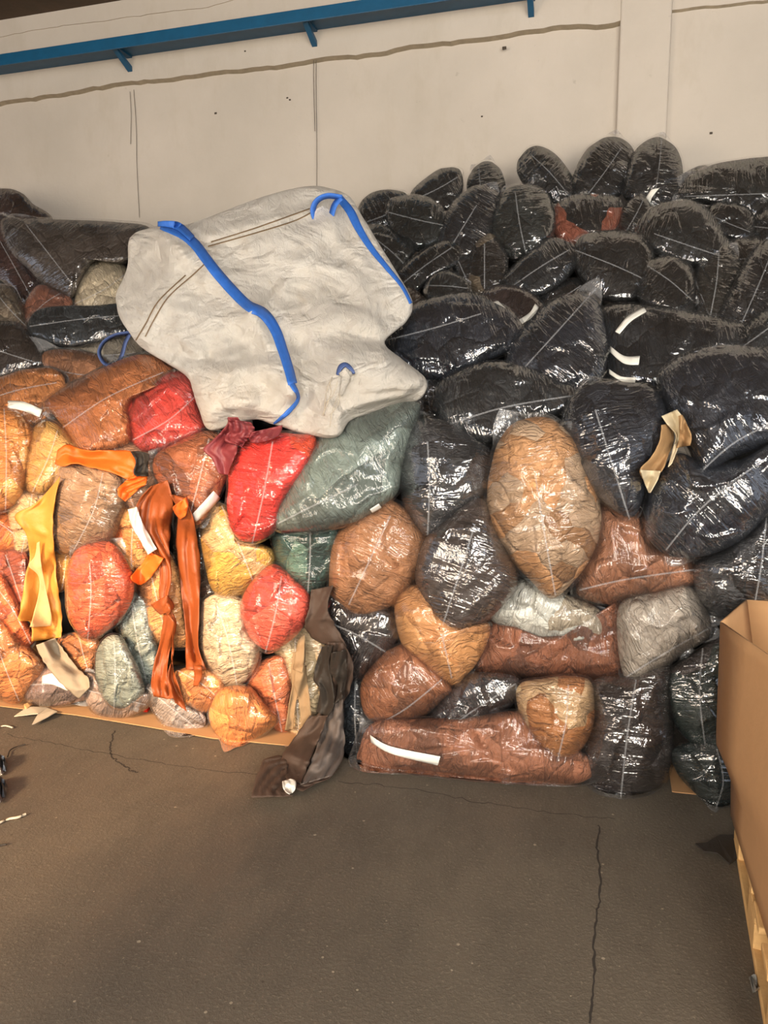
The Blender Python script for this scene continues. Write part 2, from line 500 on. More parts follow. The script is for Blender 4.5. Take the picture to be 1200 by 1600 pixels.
BAGN = [0]
def make_bag(label, col, k, poly, seam=None, tips=(), tags=(), c2=None, second=.25, patch=9.0, dark=None,
             thick=1.0, tilt=.6, group=None, loose=1.0, y=None, small=False, gap=1.0):
    BAGN[0] += 1
    seed = BAGN[0] * 7 + 3
    if group == GL and col[0] > 205 and sum(col) > 400: col = (int(col[0] * .94), int(col[1] * .86), int(col[2] * .82))
    rng = np.random.RandomState(seed)
    P = np.array(pts(poly))
    c = P.mean(0) * .5 + (P.min(0) + P.max(0)) * .25
    NR, NA, NB = (20, 64, 8) if small else (34, 104, 12)
    O = catmull(P, NA, True, .5)
    if ((O[:, 0] * np.roll(O[:, 1], -1) - np.roll(O[:, 0], -1) * O[:, 1]).sum()) < 0: O = O[::-1]
    ang = np.linspace(0, 2 * np.pi, NA, endpoint=False)
    wob = .022 * (vnoise(np.cos(ang) * 3 + 5, np.sin(ang) * 3 + 5, seed) - .5) * 2
    O = c + (O - c) * ((1.035 if k < -1 else 1.08) + wob)[:, None]
    # axis
    if seam: s_ = np.array(pts(seam)); ax = s_[-1] - s_[0]
    else:
        q = O - c; w, v = np.linalg.eigh(q.T @ q); ax = v[:, 1]
    ax = ax / np.hypot(*ax); tx = np.array([-ax[1], ax[0]])
    Y0 = y if y is not None else heap_y(c[1]) + k * .05
    slope = (heap_y(c[1] + 20) - heap_y(c[1] - 20)) / 40.0 * tilt
    vdir = rays(*c); vdir = vdir / np.linalg.norm(vdir)
    Zc = np.linalg.norm(on_y(c[0], c[1], Y0) - CAM)
    mpp = Zc / F_PX * 1.02
    q = (O - c)
    wid = min(np.ptp(q @ ax), np.ptp(q @ tx)) * mpp
    T = wid * .36 * thick
    TB = wid * .48 * thick
    # rings
    rf = np.sin(np.linspace(0, 1, NR + 0)[1:] * np.pi / 2)        # NR-1 front rings
    G = c + (O - c)[None] * rf[:, None, None]
    prof = (1 - rf ** 2.3) ** .6
    def lump(G):
        u = ((G - c) @ ax) * mpp; v = ((G - c) @ tx) * mpp
        uu = u + .05 * (vnoise(u * 9, v * 9, seed) - .5); vv = v + .05 * (vnoise(u * 9, v * 9, seed + 1) - .5)
        n = max(8, int(np.ptp(q[:, 0]) * np.ptp(q[:, 1]) * mpp * mpp / .011))
        su, sv = rng2.uniform(u.min(), u.max(), n), rng2.uniform(v.min(), v.max(), n)
        off = rng2.uniform(0, .022, n); gx, gy = rng2.uniform(-.22, .22, n), rng2.uniform(-.22, .22, n)
        d = (uu[..., None] - su) ** 2 + (vv[..., None] - sv) ** 2
        i = d.argmin(-1)
        h = off[i] + gx[i] * (uu - su[i]) + gy[i] * (vv - sv[i])
        h = np.clip(h, -.01, .035)
        h = h + .006 * ridge(u * 11, v * 11, seed + 2) ** 3 + .03 * (np.sqrt(d.min(-1)) - .05) + .02 * vnoise(u * 5, v * 5, seed + 4)
        return h, u, v
    rng2 = np.random.RandomState(seed + 1)
    H, U, Vv = lump(G)
    fade = (1 - rf ** 5)[:, None]
    soft = T * prof[:, None] + 0 * H
    Hc = soft + (H - .012) * fade * (.8 if small else 1.0)
    h0 = Hc[0].mean()
    def place(G, H):
        Yp = Y0 + slope * (G[..., 1] - c[1])
        X = on_y(G[..., 0], G[..., 1], Yp)
        X = X - vdir * H[..., None]
        low = (X[..., 2] < .008) & (H > -.03)         # what would sink lies spread on the floor instead
        if low.any():
            d_ = X[low] - CAM
            X[low] = CAM + d_ * ((.008 - CAM[2]) / d_[:, 2])[:, None]
        X[..., 2] = np.maximum(X[..., 2], .006 + .004 * hash2(np.floor(X[..., 0] * 20), X[..., 1] * 0, 1))
        X[..., 1] = np.minimum(X[..., 1], WALL_Y - .02)
        return X
    rb = np.cos(np.linspace(0, 1, NB)[1:] * np.pi / 2) ; rb = rb[:-1]
    Gb = c + (O - c)[None] * rb[:, None, None]
    Hb = -TB * (1 - rb ** 2.3)[:, None] ** .6 + np.zeros((1, NA))
    def assemble(Gf, Hf, hc, Gk, Hk, back):
        A = place(Gf, Hf).reshape(-1, 3)
        B = place(Gk, Hk).reshape(-1, 3)
        cen = place(c[None], np.array([hc])); cb = place(c[None], np.array([back]))
        X = np.concatenate([cen, A, B, cb])
        Gx = np.concatenate([c[None], Gf.reshape(-1, 2), Gk.reshape(-1, 2), c[None]])
        uv = np.stack([((Gx - c) @ ax) * mpp + seed * .37, ((Gx - c) @ tx) * mpp + seed * .61], -1)
        # keep the texture from smearing on the flanks and back
        return X, uv
    FA = polar_faces(NR, NA, NB - 1)
    X, uv = assemble(G, Hc, h0, Gb, Hb, -TB)
    isdark = dark if dark is not None else max(col) < 112
    origin = X.mean(0); origin[2] = X[:, 2].min()
    root = empty('plastic_bag', origin, label, 'bag', group)
    mesh_obj('contents', X, FA, lm(tuple(int(v * .66) for v in col) if isdark else col, c2, patch, second), root, origin=origin, uv=uv)
    # film: a little outside, drawn out to its welded corners
    ex = 1.03 + .012 * loose + .02 * loose * vnoise(np.cos(ang) * 2.2 + 9, np.sin(ang) * 2.2 + 9, seed + 8)
    rad = np.hypot(*(O - c).T)
    ad = np.arctan2(*(O - c).T[::-1])
    if not tips and not (small and rng.rand() < .5):
        e = ax * (1 if (rng.rand() < .6) == (ax[1] > 0) else -1)
        for sgn in ((-1, 1) if rng.rand() < .5 else (rng.choice([-1, 1]),)):
            a_ = math.atan2(e[1], e[0]) + sgn * rng.uniform(.15, .5)
            i_ = np.abs((ad - a_ + np.pi) % (2 * np.pi) - np.pi).argmin()
            tips = list(tips) + [tuple(c + (O[i_] - c) * rng.uniform(1.14, 1.32))]
    for tpt in tips:
        tv = np.array(tpt) - c; tr = np.hypot(*tv); ta = math.atan2(tv[1], tv[0])
        dd = np.abs((ad - ta + np.pi) % (2 * np.pi) - np.pi)
        hw = .30 if not small else .34
        t = np.clip(1 - dd / hw, 0, 1)
        ex = np.maximum(ex, 1.03 + (tr / rad - 1.03) * t ** 1.25 * (t > 0))
    Of = c + (O - c) * ex[:, None]
    rr = rf[:, None] * ex[None]                       # radius in units of the contents' outline
    Gf = c + (O - c)[None] * rr[..., None]
    base = np.where(rr < 1.03, T * np.maximum(0, 1 - (rr / 1.03) ** 2.3) ** .6, 0)
    sm = smooth_grid(H, 6)
    wr = ridge(U * 26 + .8 * vnoise(U * 6, Vv * 6, seed), Vv * 3.2, seed + 5) ** 3
    wr2 = ridge(U * 8, Vv * 9, seed + 6) ** 4
    fgap = (.007 + .006 * wr + .012 * wr2 * vnoise(U * 3, Vv * 3, seed + 9)) * gap
    Hf = base + (sm - .012) * fade * (rr < 1.25)
    cont = np.interp(rr.ravel(), np.r_[0, rf], np.r_[h0, Hc.mean(1)]).reshape(rr.shape)
    Hf = np.maximum(Hf, np.where(ex[None] < 1.12, Hc - .0, -1)) + fgap * np.clip(fade + .25, 0, 1)
    fin = np.clip((rr - 1.03) / .08, 0, 1)
    Hf = Hf + fin * (.012 * (vnoise(U * 14, Vv * 14, seed + 3) - .3) + .01)
    Gfb = c + (Of - c)[None] * rb[:, None, None]
    Hfb = -(TB + .012) * (1 - rb ** 2.3)[:, None] ** .6 - .004 + np.zeros((1, NA))
    Xf, uvf = assemble(Gf, Hf, h0 + .014, Gfb, Hfb, -TB - .014)
    film = mesh_obj('film', Xf, FA, FILM_DARK if isdark else FILM, root, origin=origin, uv=uvf,
                    slack=np.r_[0, fin.ravel(), np.zeros((NB - 2) * NA + 1)])
    nfront = 1 + (NR - 1) * NA
    FF = [f for f in FA if max(f) < nfront]
    add_surface(Xf[:nfront], FF)
    bvh = BVHTree.FromPolygons(Xf[:nfront].tolist(), FF)
    # seam
    if seam != '':
        if seam: sp = pts(seam)
        else:
            e0 = (q @ ax).min(); e1 = (q @ ax).max()
            sh = tx * rng.uniform(-.12, .12) * np.ptp(q @ tx)
            bend = tx * rng.uniform(-.06, .06) * np.ptp(q @ tx)
            sp = [c + ax * e0 * .82 + sh, c + sh + bend, c + ax * e1 * .95 + sh * .6]
        sp = arclen(catmull(sp, 40, closed=False) if len(sp) > 2 else sp, 44 if not small else 24)
        dv = np.gradient(sp, axis=0); nn = np.stack([-dv[:, 1], dv[:, 0]], -1); nn /= np.hypot(*nn.T)[:, None] + 1e-9
        w = (.0036 if not small else .0030) / mpp
        ribbon('seam', sp + nn * w, sp - nn * w, bvh, .0035, SEAM, film, origin)
    for tg in tags:
        a, b = tg.split('|')
        o = ribbon('paper_label', arclen(catmull(pts(a), 30, closed=False), 14), arclen(catmull(pts(b), 30, closed=False), 14), bvh, .006, PAPER, root, origin, across=4, solid=.0012)
    return root

def cast(bvh, px, py):
    d = rays(px, py); d = d / np.linalg.norm(d)
    h = bvh.ray_cast(Vector(CAM), Vector(d))
    return h[3] if h[0] is not None else None

def ribbon(name, A, B, bvh, off, mat, parent, origin, across=2, solid=0.0, fill=False, label=None, blur=0):
    A, B = np.asarray(A), np.asarray(B)
    n = len(A)
    D = np.full((n, across), np.nan)
    for i in range(n):
        for j in range(across):
            p = A[i] + (B[i] - A[i]) * j / (across - 1)
            t = cast(bvh, *p)
            if t is not None: D[i, j] = t
    if np.isnan(D).all(): return None
    ok = ~np.isnan(D)
    keep = ok.all(1) if not fill else np.ones(n, bool)
    if fill:
        idx = np.argwhere(ok)
        for i, j in np.argwhere(~ok):
            k = np.abs(idx - [i, j]).sum(1).argmin(); D[i, j] = D[tuple(idx[k])]
    for _ in range(blur):
        E = D.copy()
        E[1:-1] = np.minimum(D[1:-1], (D[:-2] + D[2:]) / 2); D = E
    V = np.zeros((n, across, 3)); UV = np.zeros((n, across, 2))
    for i in range(n):
        for j in range(across):
            p = A[i] + (B[i] - A[i]) * j / (across - 1)
            d = rays(*p); d /= np.linalg.norm(d)
            V[i, j] = CAM + d * ((D[i, j] if ok[i, j] or fill else 1) - off)
            UV[i, j] = (i * .01, j * .01)
    F = [(i * across + j, i * across + j + 1, (i + 1) * across + j + 1, (i + 1) * across + j)
         for i in range(n - 1) for j in range(across - 1) if keep[i] and keep[i + 1] and abs(D[i, j] - D[i + 1, j]) < .25]
    if not F: return None
    used = sorted({i for f in F for i in f}); mp = {u: k for k, u in enumerate(used)}
    F = [tuple(mp[i] for i in f) for f in F]
    o = mesh_obj(name, V.reshape(-1, 3)[used], F, mat, parent, origin=origin, uv=UV.reshape(-1, 2)[used], solid=solid)
    if label: o['label'] = label
    return o
NV = (44, 53, 68); BK = (36, 38, 40); CH = (62, 64, 68)
GL, GB, GR = 'colourful bags of leather scraps heaped on the left', 'black and navy bags sloping back to the wall', 'bags stacked in the front wall on the right'
# label, colour, depth step, outline, options
BAGS = [
# --- left, top and back
('mauve brown bag at the far left, highest of the left heap', (98, 70, 60), 6, '-40,300 0,297 30,302 50,320 78,342 60,375 0,370 -40,360', dict(group=GL)),
('shiny maroon bag at the left edge beneath the big grey brown bag', (98, 62, 56), 2, '-30,345 5,342 28,360 40,400 62,445 40,470 10,440 -20,420 -40,380', dict(group=GL, dark=True, tips=((34, 478),))),
('big grey brown bag lying level with a shiny pointed end', (104, 92, 82), -1, '16,350 60,347 120,348 180,352 226,360 222,395 195,412 150,410 128,440 110,465 88,452 55,425 28,395', dict(group=GL, tips=((8, 341), (100, 481)), seam='40,350 110,440', dark=True)),
('small cream bag tucked left of the white bulk bag', (196, 180, 152), 0, '120,460 124,432 148,410 172,406 194,420 205,450 195,480 150,484 122,480', dict(group=GL)),
('pinkish brown bag below the shiny point of the grey brown bag', (165, 105, 80), 1, '36,490 58,450 85,455 110,470 100,495 70,512 44,516', dict(group=GL, small=True)),
('long dark slate bag lying under the cream one', (56, 66, 72), -2, '46,508 60,486 100,479 150,478 190,476 210,492 206,516 160,532 110,540 76,532 50,522', dict(group=GL, tips=((42, 500),))),
('olive grey bag at the left edge below the maroon bag', (128, 112, 92), 1, '-30,450 5,448 24,456 38,490 44,515 20,515 -30,508', dict(group=GL)),
('dark brown bag at the left edge above the camel bag', (66, 54, 46), 0, '-40,510 0,505 32,510 58,538 68,562 45,580 10,590 -40,590', dict(group=GL)),
('loosely filled brown bag with slack clear film by the slate bag', (165, 112, 76), 0, '70,556 100,548 150,556 170,575 150,598 110,606 84,592', dict(group=GL, tips=((46, 526), (185, 560)), loose=2)),
('pale grey bag under the hanging blue loop', (150, 140, 124), 1, '104,550 140,532 190,522 222,528 240,552 200,578 150,570', dict(group=GL, loose=2)),
('camel tan bag at the left edge with a white tag', (188, 118, 62), -1, '-40,600 0,592 40,580 80,580 98,602 85,640 50,664 0,660 -40,655', dict(group=GL, tags=('12,626 38,628 66,640|12,637 36,642 62,652',), loose=2)),
('large camel brown bag of big folded pieces', (176, 104, 54), -2, '74,628 110,602 160,576 215,556 256,566 276,588 240,608 206,632 206,668 200,692 155,706 124,700 104,668 84,645', dict(group=GL, patch=7, tips=((62, 640),))),
('red bag tucked under the left corner of the white bulk bag', (214, 62, 48), -2, '198,634 228,602 268,582 302,590 312,640 318,672 280,692 232,706 208,690 200,660', dict(group=GL, patch=8, loose=2)),
('pale peach bag at the left edge under the white tag', (246, 172, 88), -1, '-40,640 0,642 30,652 50,682 44,725 34,765 10,790 -40,780', dict(group=GL)),
('pale yellow bag beside the peach one at the left', (238, 188, 108), -1, '54,672 80,662 112,688 126,712 100,736 74,765 44,762 38,720', dict(group=GL, loose=2)),
('taupe bag of folded sheets behind the yellow hide', (160, 124, 92), -1, '90,740 130,728 180,740 194,770 188,812 168,846 124,862 92,850 84,815', dict(group=GL, patch=6)),
('orange bag behind the top of the yellow hide', (240, 140, 62), 1, '-40,795 5,795 26,806 40,840 38,862 0,866 -40,860', dict(group=GL)),
('clear slack bag with a little cream inside, left of the yellow hide', (236, 198, 150), 0, '20,775 50,768 80,780 84,820 60,850 30,862 14,830', dict(group=GL, loose=3)),
('rust bag at the left edge beside the yellow hide', (186, 88, 54), 0, '-10,870 10,862 40,866 50,905 48,950 36,968 16,935 -6,900', dict(group=GL)),
('orange bag at the left edge below the rust one', (240, 122, 58), -1, '-40,905 0,900 18,925 36,962 50,996 32,1010 6,985 -40,960', dict(group=GL)),
('red orange bag with a long clear seam right of the yellow hide', (205, 86, 48), -2, '106,905 116,868 140,850 172,850 196,876 208,918 192,960 162,988 136,996 114,974 106,940', dict(group=GL, seam='140,880 142,930 137,1000')),
('ochre bag at the bottom left corner of the heap', (216, 146, 80), -1, '-40,965 0,966 30,1000 52,1020 68,1042 48,1072 28,1094 -10,1086 -40,1075', dict(group=GL, tips=((30, 1103),))),
('light tan bag squeezed behind the grey suede flap', (222, 150, 88), 1, '94,1000 120,990 156,992 154,1030 142,1062 116,1050 98,1030', dict(group=GL)),
('little yellow bag between the yellow hide and the red orange bag', (228, 168, 84), 1, '84,870 100,858 116,872 112,905 96,922 84,910', dict(group=GL, small=True)),
('mauve bag with white papers flat on the floor at the left', (140, 116, 108), -1, '38,1084 60,1050 90,1040 122,1068 134,1088 100,1099 60,1100', dict(group=GL, tags=('66,1056 88,1052 110,1066|66,1068 84,1070 106,1080',), loose=2)),
('sage green bag low in front, left of its twin', (138, 146, 136), -2, '152,1022 166,998 188,996 208,1030 222,1064 222,1084 198,1104 168,1100 152,1064', dict(group=GL, seam='178,1002 180,1050 178,1108')),
('sage green bag leaning behind the lower sage bag', (138, 146, 136), 0, '186,965 204,935 226,938 238,975 246,1020 248,1060 232,1082 210,1060 194,1010', dict(group=GL, seam='206,945 214,1000 230,1070')),
('mauve bag on the floor beneath the sage green bags', (156, 134, 122), -1, '134,1060 156,1058 190,1085 228,1082 236,1094 206,1116 164,1120 140,1098', dict(group=GL, loose=2)),
('greyish mauve bag on the floor under the hanging orange leather', (160, 146, 138), -1, '230,1076 256,1074 286,1096 318,1118 308,1140 270,1146 244,1114', dict(group=GL, loose=2, tips=((262, 1146),))),
('peach bag with a brown piece behind the hanging orange leather', (236, 170, 104), 0, '216,905 230,880 258,868 278,895 288,955 292,1002 256,1004 228,985 216,935', dict(group=GL, c2=(196, 120, 60))),
('pale bag with orange scraps behind the white tag of the hanging leather', (240, 178, 104), 0, '172,834 192,790 222,788 242,840 228,886 200,904 180,884', dict(group=GL, c2=(228, 110, 40), second=.35)),
('rust brown bag with a long white tag above the mustard bag', (165, 94, 56), -2, '240,722 280,692 325,676 352,690 356,735 342,772 314,815 296,812 262,775', dict(group=GL, tips=((230, 706), (318, 826)), tags=('349,749 324,778 298,806|360,760 334,790 306,816',), loose=2)),
('small tan bag under the red bag and the camel brown bag', (166, 122, 92), 0, '150,704 185,692 225,694 246,720 240,770 205,800 185,780 180,730', dict(group=GL)),
('bright red bag right of the burgundy scraps', (236, 46, 34), -3, '358,762 362,722 384,692 422,678 466,680 492,690 482,735 446,784 430,826 396,844 368,832 358,800', dict(group=GL, c2=(228, 72, 28), second=.3, patch=5, seam='426,690 412,770 394,850')),
('mustard bag under the bright red bag', (196, 148, 62), -1, '320,800 330,786 360,800 372,840 404,850 424,862 416,892 378,924 346,930 328,900 318,850', dict(group=GL, c2=(222, 178, 124), second=.3)),
('coral bag below the dark green bag', (240, 84, 62), -2, '376,950 398,905 428,884 458,904 482,930 480,965 452,1000 416,1014 390,990', dict(group=GL, patch=6, seam='440,900 430,960 414,1022', tips=((415, 1022),))),
('beige bag below the mustard bag', (190, 168, 138), -1, '314,958 332,936 374,940 386,985 402,1012 386,1056 352,1068 326,1040 312,1000', dict(group=GL, loose=2)),
('small peach bag at the bottom beside the hanging orange leather', (236, 164, 100), -1, '272,1058 298,1044 330,1048 350,1072 338,1100 314,1112 288,1096', dict(group=GL)),
('large pale orange bag lowest in front of the left heap', (250, 166, 92), -2, '328,1112 348,1078 384,1074 410,1098 430,1126 402,1150 362,1164 338,1145', dict(group=GL, tips=((350, 1176),), seam='')),
('terracotta bag behind the pale orange bag at the bottom', (204, 112, 68), 0, '386,1058 410,1036 440,1030 456,1060 454,1110 446,1140 424,1132 400,1096', dict(group=GL)),
('beige bag behind the beige suede strips', (192, 168, 130), 1, '430,1000 468,976 500,990 512,1040 504,1105 482,1150 452,1150 446,1070', dict(group=GL, loose=2)),
('dark brown bag glimpsed between hanging leather and mustard bag', (110, 84, 62), 1, '282,790 316,800 332,860 346,920 340,970 310,1010 286,990 276,900', dict(group=GL)),
# --- right front wall
('large sage green bag under the right corner of the white bulk bag', (114, 126, 118), -3, '430,792 450,742 480,702 520,670 570,646 632,630 654,642 642,685 626,730 618,768 590,792 545,816 480,828 438,822', dict(group=GR, patch=7, tips=((627, 744),), seam='434,818 490,790 560,756', tags=('578,796 596,784|582,802 602,792',))),
('dark green bag below the large sage green one', (44, 76, 68), -1, '430,835 470,822 525,822 526,870 506,912 482,936 450,915 434,872', dict(group=GR, c2=(96, 130, 114), second=.18, dark=False)),
('charcoal grey bag with a pointed clear corner on top', (78, 80, 84), -2, '626,740 624,692 640,664 668,658 702,664 744,690 768,712 758,770 722,800 684,828 664,834 645,812 630,780', dict(group=GR, tips=((650, 642), (665, 840)), seam='668,690 671,760 668,836')),
('round tan bag with a slanting seam between green and taupe bags', (160, 108, 68), -2, '515,910 520,852 544,812 590,786 616,786 648,818 662,850 655,890 626,932 582,960 542,956 518,934', dict(group=GR, patch=7, seam='610,806 580,870 545,945')),
('dark taupe bag with a slanting seam beside the round tan bag', (98, 82, 76), -3, '652,900 660,852 690,820 748,780 776,830 806,902 790,938 752,972 704,992 668,960', dict(group=GR, patch=7, tips=((680, 1004),), seam='742,820 720,890 684,1000')),
('big patchwork tan and cream bag in the middle of the stack', (186, 136, 90), -3, '766,762 776,704 800,668 850,656 886,678 918,732 936,790 930,850 902,898 862,930 824,900 790,860 768,820', dict(group=GR, c2=(196, 164, 132), second=.4, patch=11, seam='836,740 850,830 868,930')),
('rust brown bag right of the patchwork bag', (142, 92, 62), -1, '905,920 930,850 936,800 960,788 1000,800 1020,850 1076,876 1084,912 1010,930 950,938', dict(group=GR, tips=((1088, 880), (892, 930)), seam='905,922 980,905 1085,890')),
('navy bag with a sharp lower point above the rust brown bag', NV, -4, '882,682 890,640 922,606 980,600 1024,616 1044,660 1040,704 1012,744 1002,780 984,804 944,780 906,736', dict(group=GR, tips=((916, 588), (988, 814)), seam='930,640 955,720 984,812')),
('very large shiny navy bag at the right edge, upper', NV, -5, '1034,602 1056,570 1120,546 1200,548 1260,570 1260,650 1200,690 1140,716 1098,738 1078,700 1050,650', dict(group=GR, tips=((1090, 742),), seam='1094,738 1150,690 1230,650')),
('large shiny navy bag beneath the very large one at the right', NV, -4, '1010,826 1022,762 1060,712 1110,730 1160,718 1220,690 1225,750 1182,820 1132,854 1080,868 1036,858', dict(group=GR, tips=((1008, 838), (1046, 884)), seam='1040,860 1100,790 1190,720')),
('dark grey bag at the right edge above the cardboard box', (76, 76, 80), -2, '1086,884 1130,860 1200,806 1250,812 1250,960 1200,962 1130,960 1096,940', dict(group=GR, seam='1198,806 1190,880 1180,940')),
('white and taupe bag squeezed under the patchwork bag', (206, 204, 192), -1, '766,956 790,926 814,908 870,926 934,956 942,990 905,1012 850,1006 800,986', dict(group=GR, c2=(172, 156, 132), second=.35, patch=7, seam='')),
('long rust bag lying level under the white and taupe bag', (138, 82, 52), 0, '742,1044 756,1000 780,972 850,990 930,975 965,940 974,990 970,1052 900,1062 810,1056', dict(group=GR, loose=1.5, seam='')),
('pale grey taupe bag right of the white and taupe one', (168, 156, 142), -2, '970,950 1030,926 1078,920 1108,972 1104,996 1070,1018 1026,1048 978,1058', dict(group=GR, patch=6, tips=((1128, 990), (972, 1066)), seam='978,1058 1040,1020 1118,976')),
('apricot bag under the dark taupe bag', (216, 150, 92), -2, '617,950 634,920 660,918 680,950 730,975 764,976 752,1022 724,1058 708,1070 672,1050 632,1012', dict(group=GR, patch=6, seam='690,990 706,1060')),
('black brown shiny bag under the round tan bag', (62, 52, 52), -1, '486,950 512,922 550,950 600,950 618,970 618,1000 590,1032 552,1058 512,1012 490,980', dict(group=GR, tips=((556, 1032),))),
('terracotta bag with a white seam low at the left of the stack', (148, 90, 54), -2, '566,1066 588,1035 612,1016 642,1012 700,1068 692,1092 642,1128 594,1130 570,1110', dict(group=GR, patch=6, tips=((562, 1145),), seam='690,1062 630,1110 568,1142')),
('anthracite bag wedged between terracotta and cream bags', (72, 68, 70), -2, '668,1126 700,1086 738,1054 802,1058 808,1090 764,1128 702,1152 668,1148', dict(group=GR, tips=((660, 1154), (812, 1062)), seam='690,1146 740,1110 806,1068')),
('long red brown bag lying on the floor under the stack', (150, 94, 64), -3, '568,1165 592,1128 660,1124 740,1120 808,1114 850,1150 912,1182 916,1214 880,1224 780,1220 650,1208 574,1200', dict(group=GR, loose=1.6, tips=((562, 1150),), seam='', tags=('578,1148 610,1166 688,1182|580,1160 612,1178 684,1196',))),
('cream and tan bag with large triangular pieces low in the stack', (218, 178, 132), -3, '810,1078 846,1062 916,1064 928,1116 916,1158 886,1192 862,1196 840,1165 816,1122', dict(group=GR, c2=(186, 118, 62), second=.45, patch=8, tips=((866, 1208),), seam='888,1070 884,1130 868,1200')),
('tall dark brown bag standing on the floor right of the cream bag', (74, 62, 58), -2, '926,1068 975,1058 1040,1046 1048,1110 1050,1172 1030,1224 972,1240 922,1222 914,1176 926,1120', dict(group=GR, patch=6, tips=((972, 1250),), seam='994,1062 980,1150 970,1246')),
('dark teal bag between the tall brown bag and the cardboard box', (58, 76, 72), -2, '1044,1056 1088,1022 1130,1000 1150,1060 1150,1130 1130,1164 1084,1162 1050,1116', dict(group=GR, patch=6, c2=(60, 52, 52), second=.4)),
('lowest dark teal bag with a crumpled clear end by the box', (52, 68, 66), -2, '1054,1172 1090,1160 1150,1168 1155,1240 1118,1258 1076,1228 1054,1196', dict(group=GR, tips=((1118, 1270),), seam='1120,1170 1130,1220 1118,1264')),
('narrow navy bag behind the hanging dark brown leather', (44, 56, 66), 0, '538,1064 562,1060 572,1110 576,1160 556,1176 536,1168', dict(group=GR)),
('navy bag low behind the terracotta and long red brown bags', (44, 48, 54), 3, '556,1060 620,1090 640,1150 590,1170 560,1140', dict(group=GR, small=True)),
# --- dark slope
('navy bag wedged against the right side of the white bulk bag', NV, -2, '602,532 642,482 690,466 742,462 790,486 816,516 800,545 742,570 702,588 652,588 612,562', dict(group=GB, tips=((594, 536),), seam='602,532 680,512 752,490')),
('navy bag with a tall transparent peaked corner', NV, -3, '796,572 812,522 862,472 910,462 936,480 948,540 940,588 902,610 860,600', dict(group=GB, tips=((936, 433),), seam='816,578 860,530 932,450')),
('navy bag with three white paper bands on its end', (34, 38, 44), -1, '950,500 970,480 1040,486 1120,500 1158,512 1156,546 1062,572 1030,604 985,600 950,590', dict(group=GB, seam='', tags=('961,518 980,495 1006,480|968,522 986,502 1010,487', '953,540 975,556 1000,556|953,550 975,568 998,570', '951,576 970,588 994,590|952,584 972,596 992,598'))),
('grey black bag lying level under the navy peaked one', (56, 60, 64), -3, '680,622 700,592 758,570 802,572 868,595 900,616 868,650 820,670 760,690 700,664 684,646', dict(group=GB, tips=((906, 618), (706, 662)), seam='704,662 790,636 896,618')),
('maroon bag with a white band behind the navy bags', (74, 56, 54), 0, '742,478 760,456 790,448 822,456 846,482 826,515 796,508 760,500', dict(group=GB, tips=((835, 460),), tags=('768,473 780,484 790,490|778,470 788,480 796,486', '836,474 828,488 810,500|842,480 834,494 816,506'), seam='')),
('long black bag lying diagonally above the small round black bag', BK, 0, '620,430 650,400 690,380 714,388 712,410 668,440 650,456 628,450', dict(group=GB)),
('small round black bag above the wedged navy bag', (46, 50, 52), -1, '666,460 676,434 700,424 724,436 734,460 702,474', dict(group=GB, small=True)),
('black bag with a tan piece showing through the middle', (52, 48, 44), 1, '730,440 738,388 764,368 788,392 792,430 784,450 756,462', dict(group=GB, c2=(112, 98, 80), second=.4, patch=6, seam='757,380 757,452')),
('black bag with a glossy band lying right of the tan spotted one', (38, 44, 50), -1, '792,432 838,388 868,376 896,388 900,410 872,444 832,460 800,450', dict(group=GB)),
('dark grey bag partly hidden at the right edge of the white bulk bag', (58, 62, 60), 1, '566,362 600,354 642,385 640,402 614,430 586,398', dict(group=GB)),
('black bag directly right of the raised blue loop', BK, 1, '556,346 570,312 600,299 634,306 632,340 606,358 572,356', dict(group=GB, tips=((636, 300),))),
('dark green black bag next to the one by the blue loop', (46, 54, 54), 0, '608,322 640,308 680,318 695,345 690,370 652,390 620,370 608,345', dict(group=GB, tips=((609, 310),))),
('black bag with a clear corner, first of the top row from the left', BK, 2, '643,304 680,270 714,266 720,300 702,326 668,320', dict(group=GB, tips=((723, 264),))),
('slanting navy black bag with a milky upper corner', (42, 46, 54), -1, '688,388 696,342 716,312 744,296 772,306 774,336 764,370 736,398 706,396', dict(group=GB, tips=((776, 284),), seam='705,385 745,320')),
('small black bag behind the slanting navy black one', BK, 3, '731,290 740,266 760,254 780,266 788,300 770,320 740,310', dict(group=GB, small=True)),
('slate black bag with a vertical seam right of the slanting one', (60, 66, 64), -1, '772,342 790,304 815,292 848,304 864,335 860,368 832,394 802,400 778,376', dict(group=GB, seam='805,300 812,350 822,396', tips=((788, 290),))),
('black bag in the top row with crumpled film below the bare wall', BK, 2, '812,270 816,246 840,231 870,246 894,284 888,310 864,314 830,300', dict(group=GB)),
('black bag in the top row touching the left side of the pilaster', (32, 34, 36), 2, '896,300 906,256 930,226 964,218 988,240 982,280 960,308 926,312', dict(group=GB)),
('upright black bag in front of the pilaster, tallest on the heap', (32, 34, 36), 1, '976,300 986,252 1010,224 1036,220 1060,246 1062,290 1040,324 1002,322', dict(group=GB, tips=((1037, 206),), seam='1034,215 1030,260 1022,310', tags=('1018,296 1010,308 1006,322|1030,294 1018,310 1014,328',))),
('half black half reddish brown bag below the top row', (40, 40, 42), 0, '866,332 886,312 930,306 964,314 964,345 942,372 892,380 868,360', dict(group=GB, c2=(150, 86, 66), second=.5, patch=5, seam='')),
('small crumpled black bag under the upright one', BK, 0, '968,352 976,324 1000,306 1018,328 1004,350 986,368', dict(group=GB, small=True)),
('large matt black bag with a long thin seam', (48, 50, 50), -2, '998,356 1020,326 1060,316 1100,326 1130,365 1134,396 1100,416 1052,408 1012,385', dict(group=GB, seam='1022,365 1080,385 1126,400')),
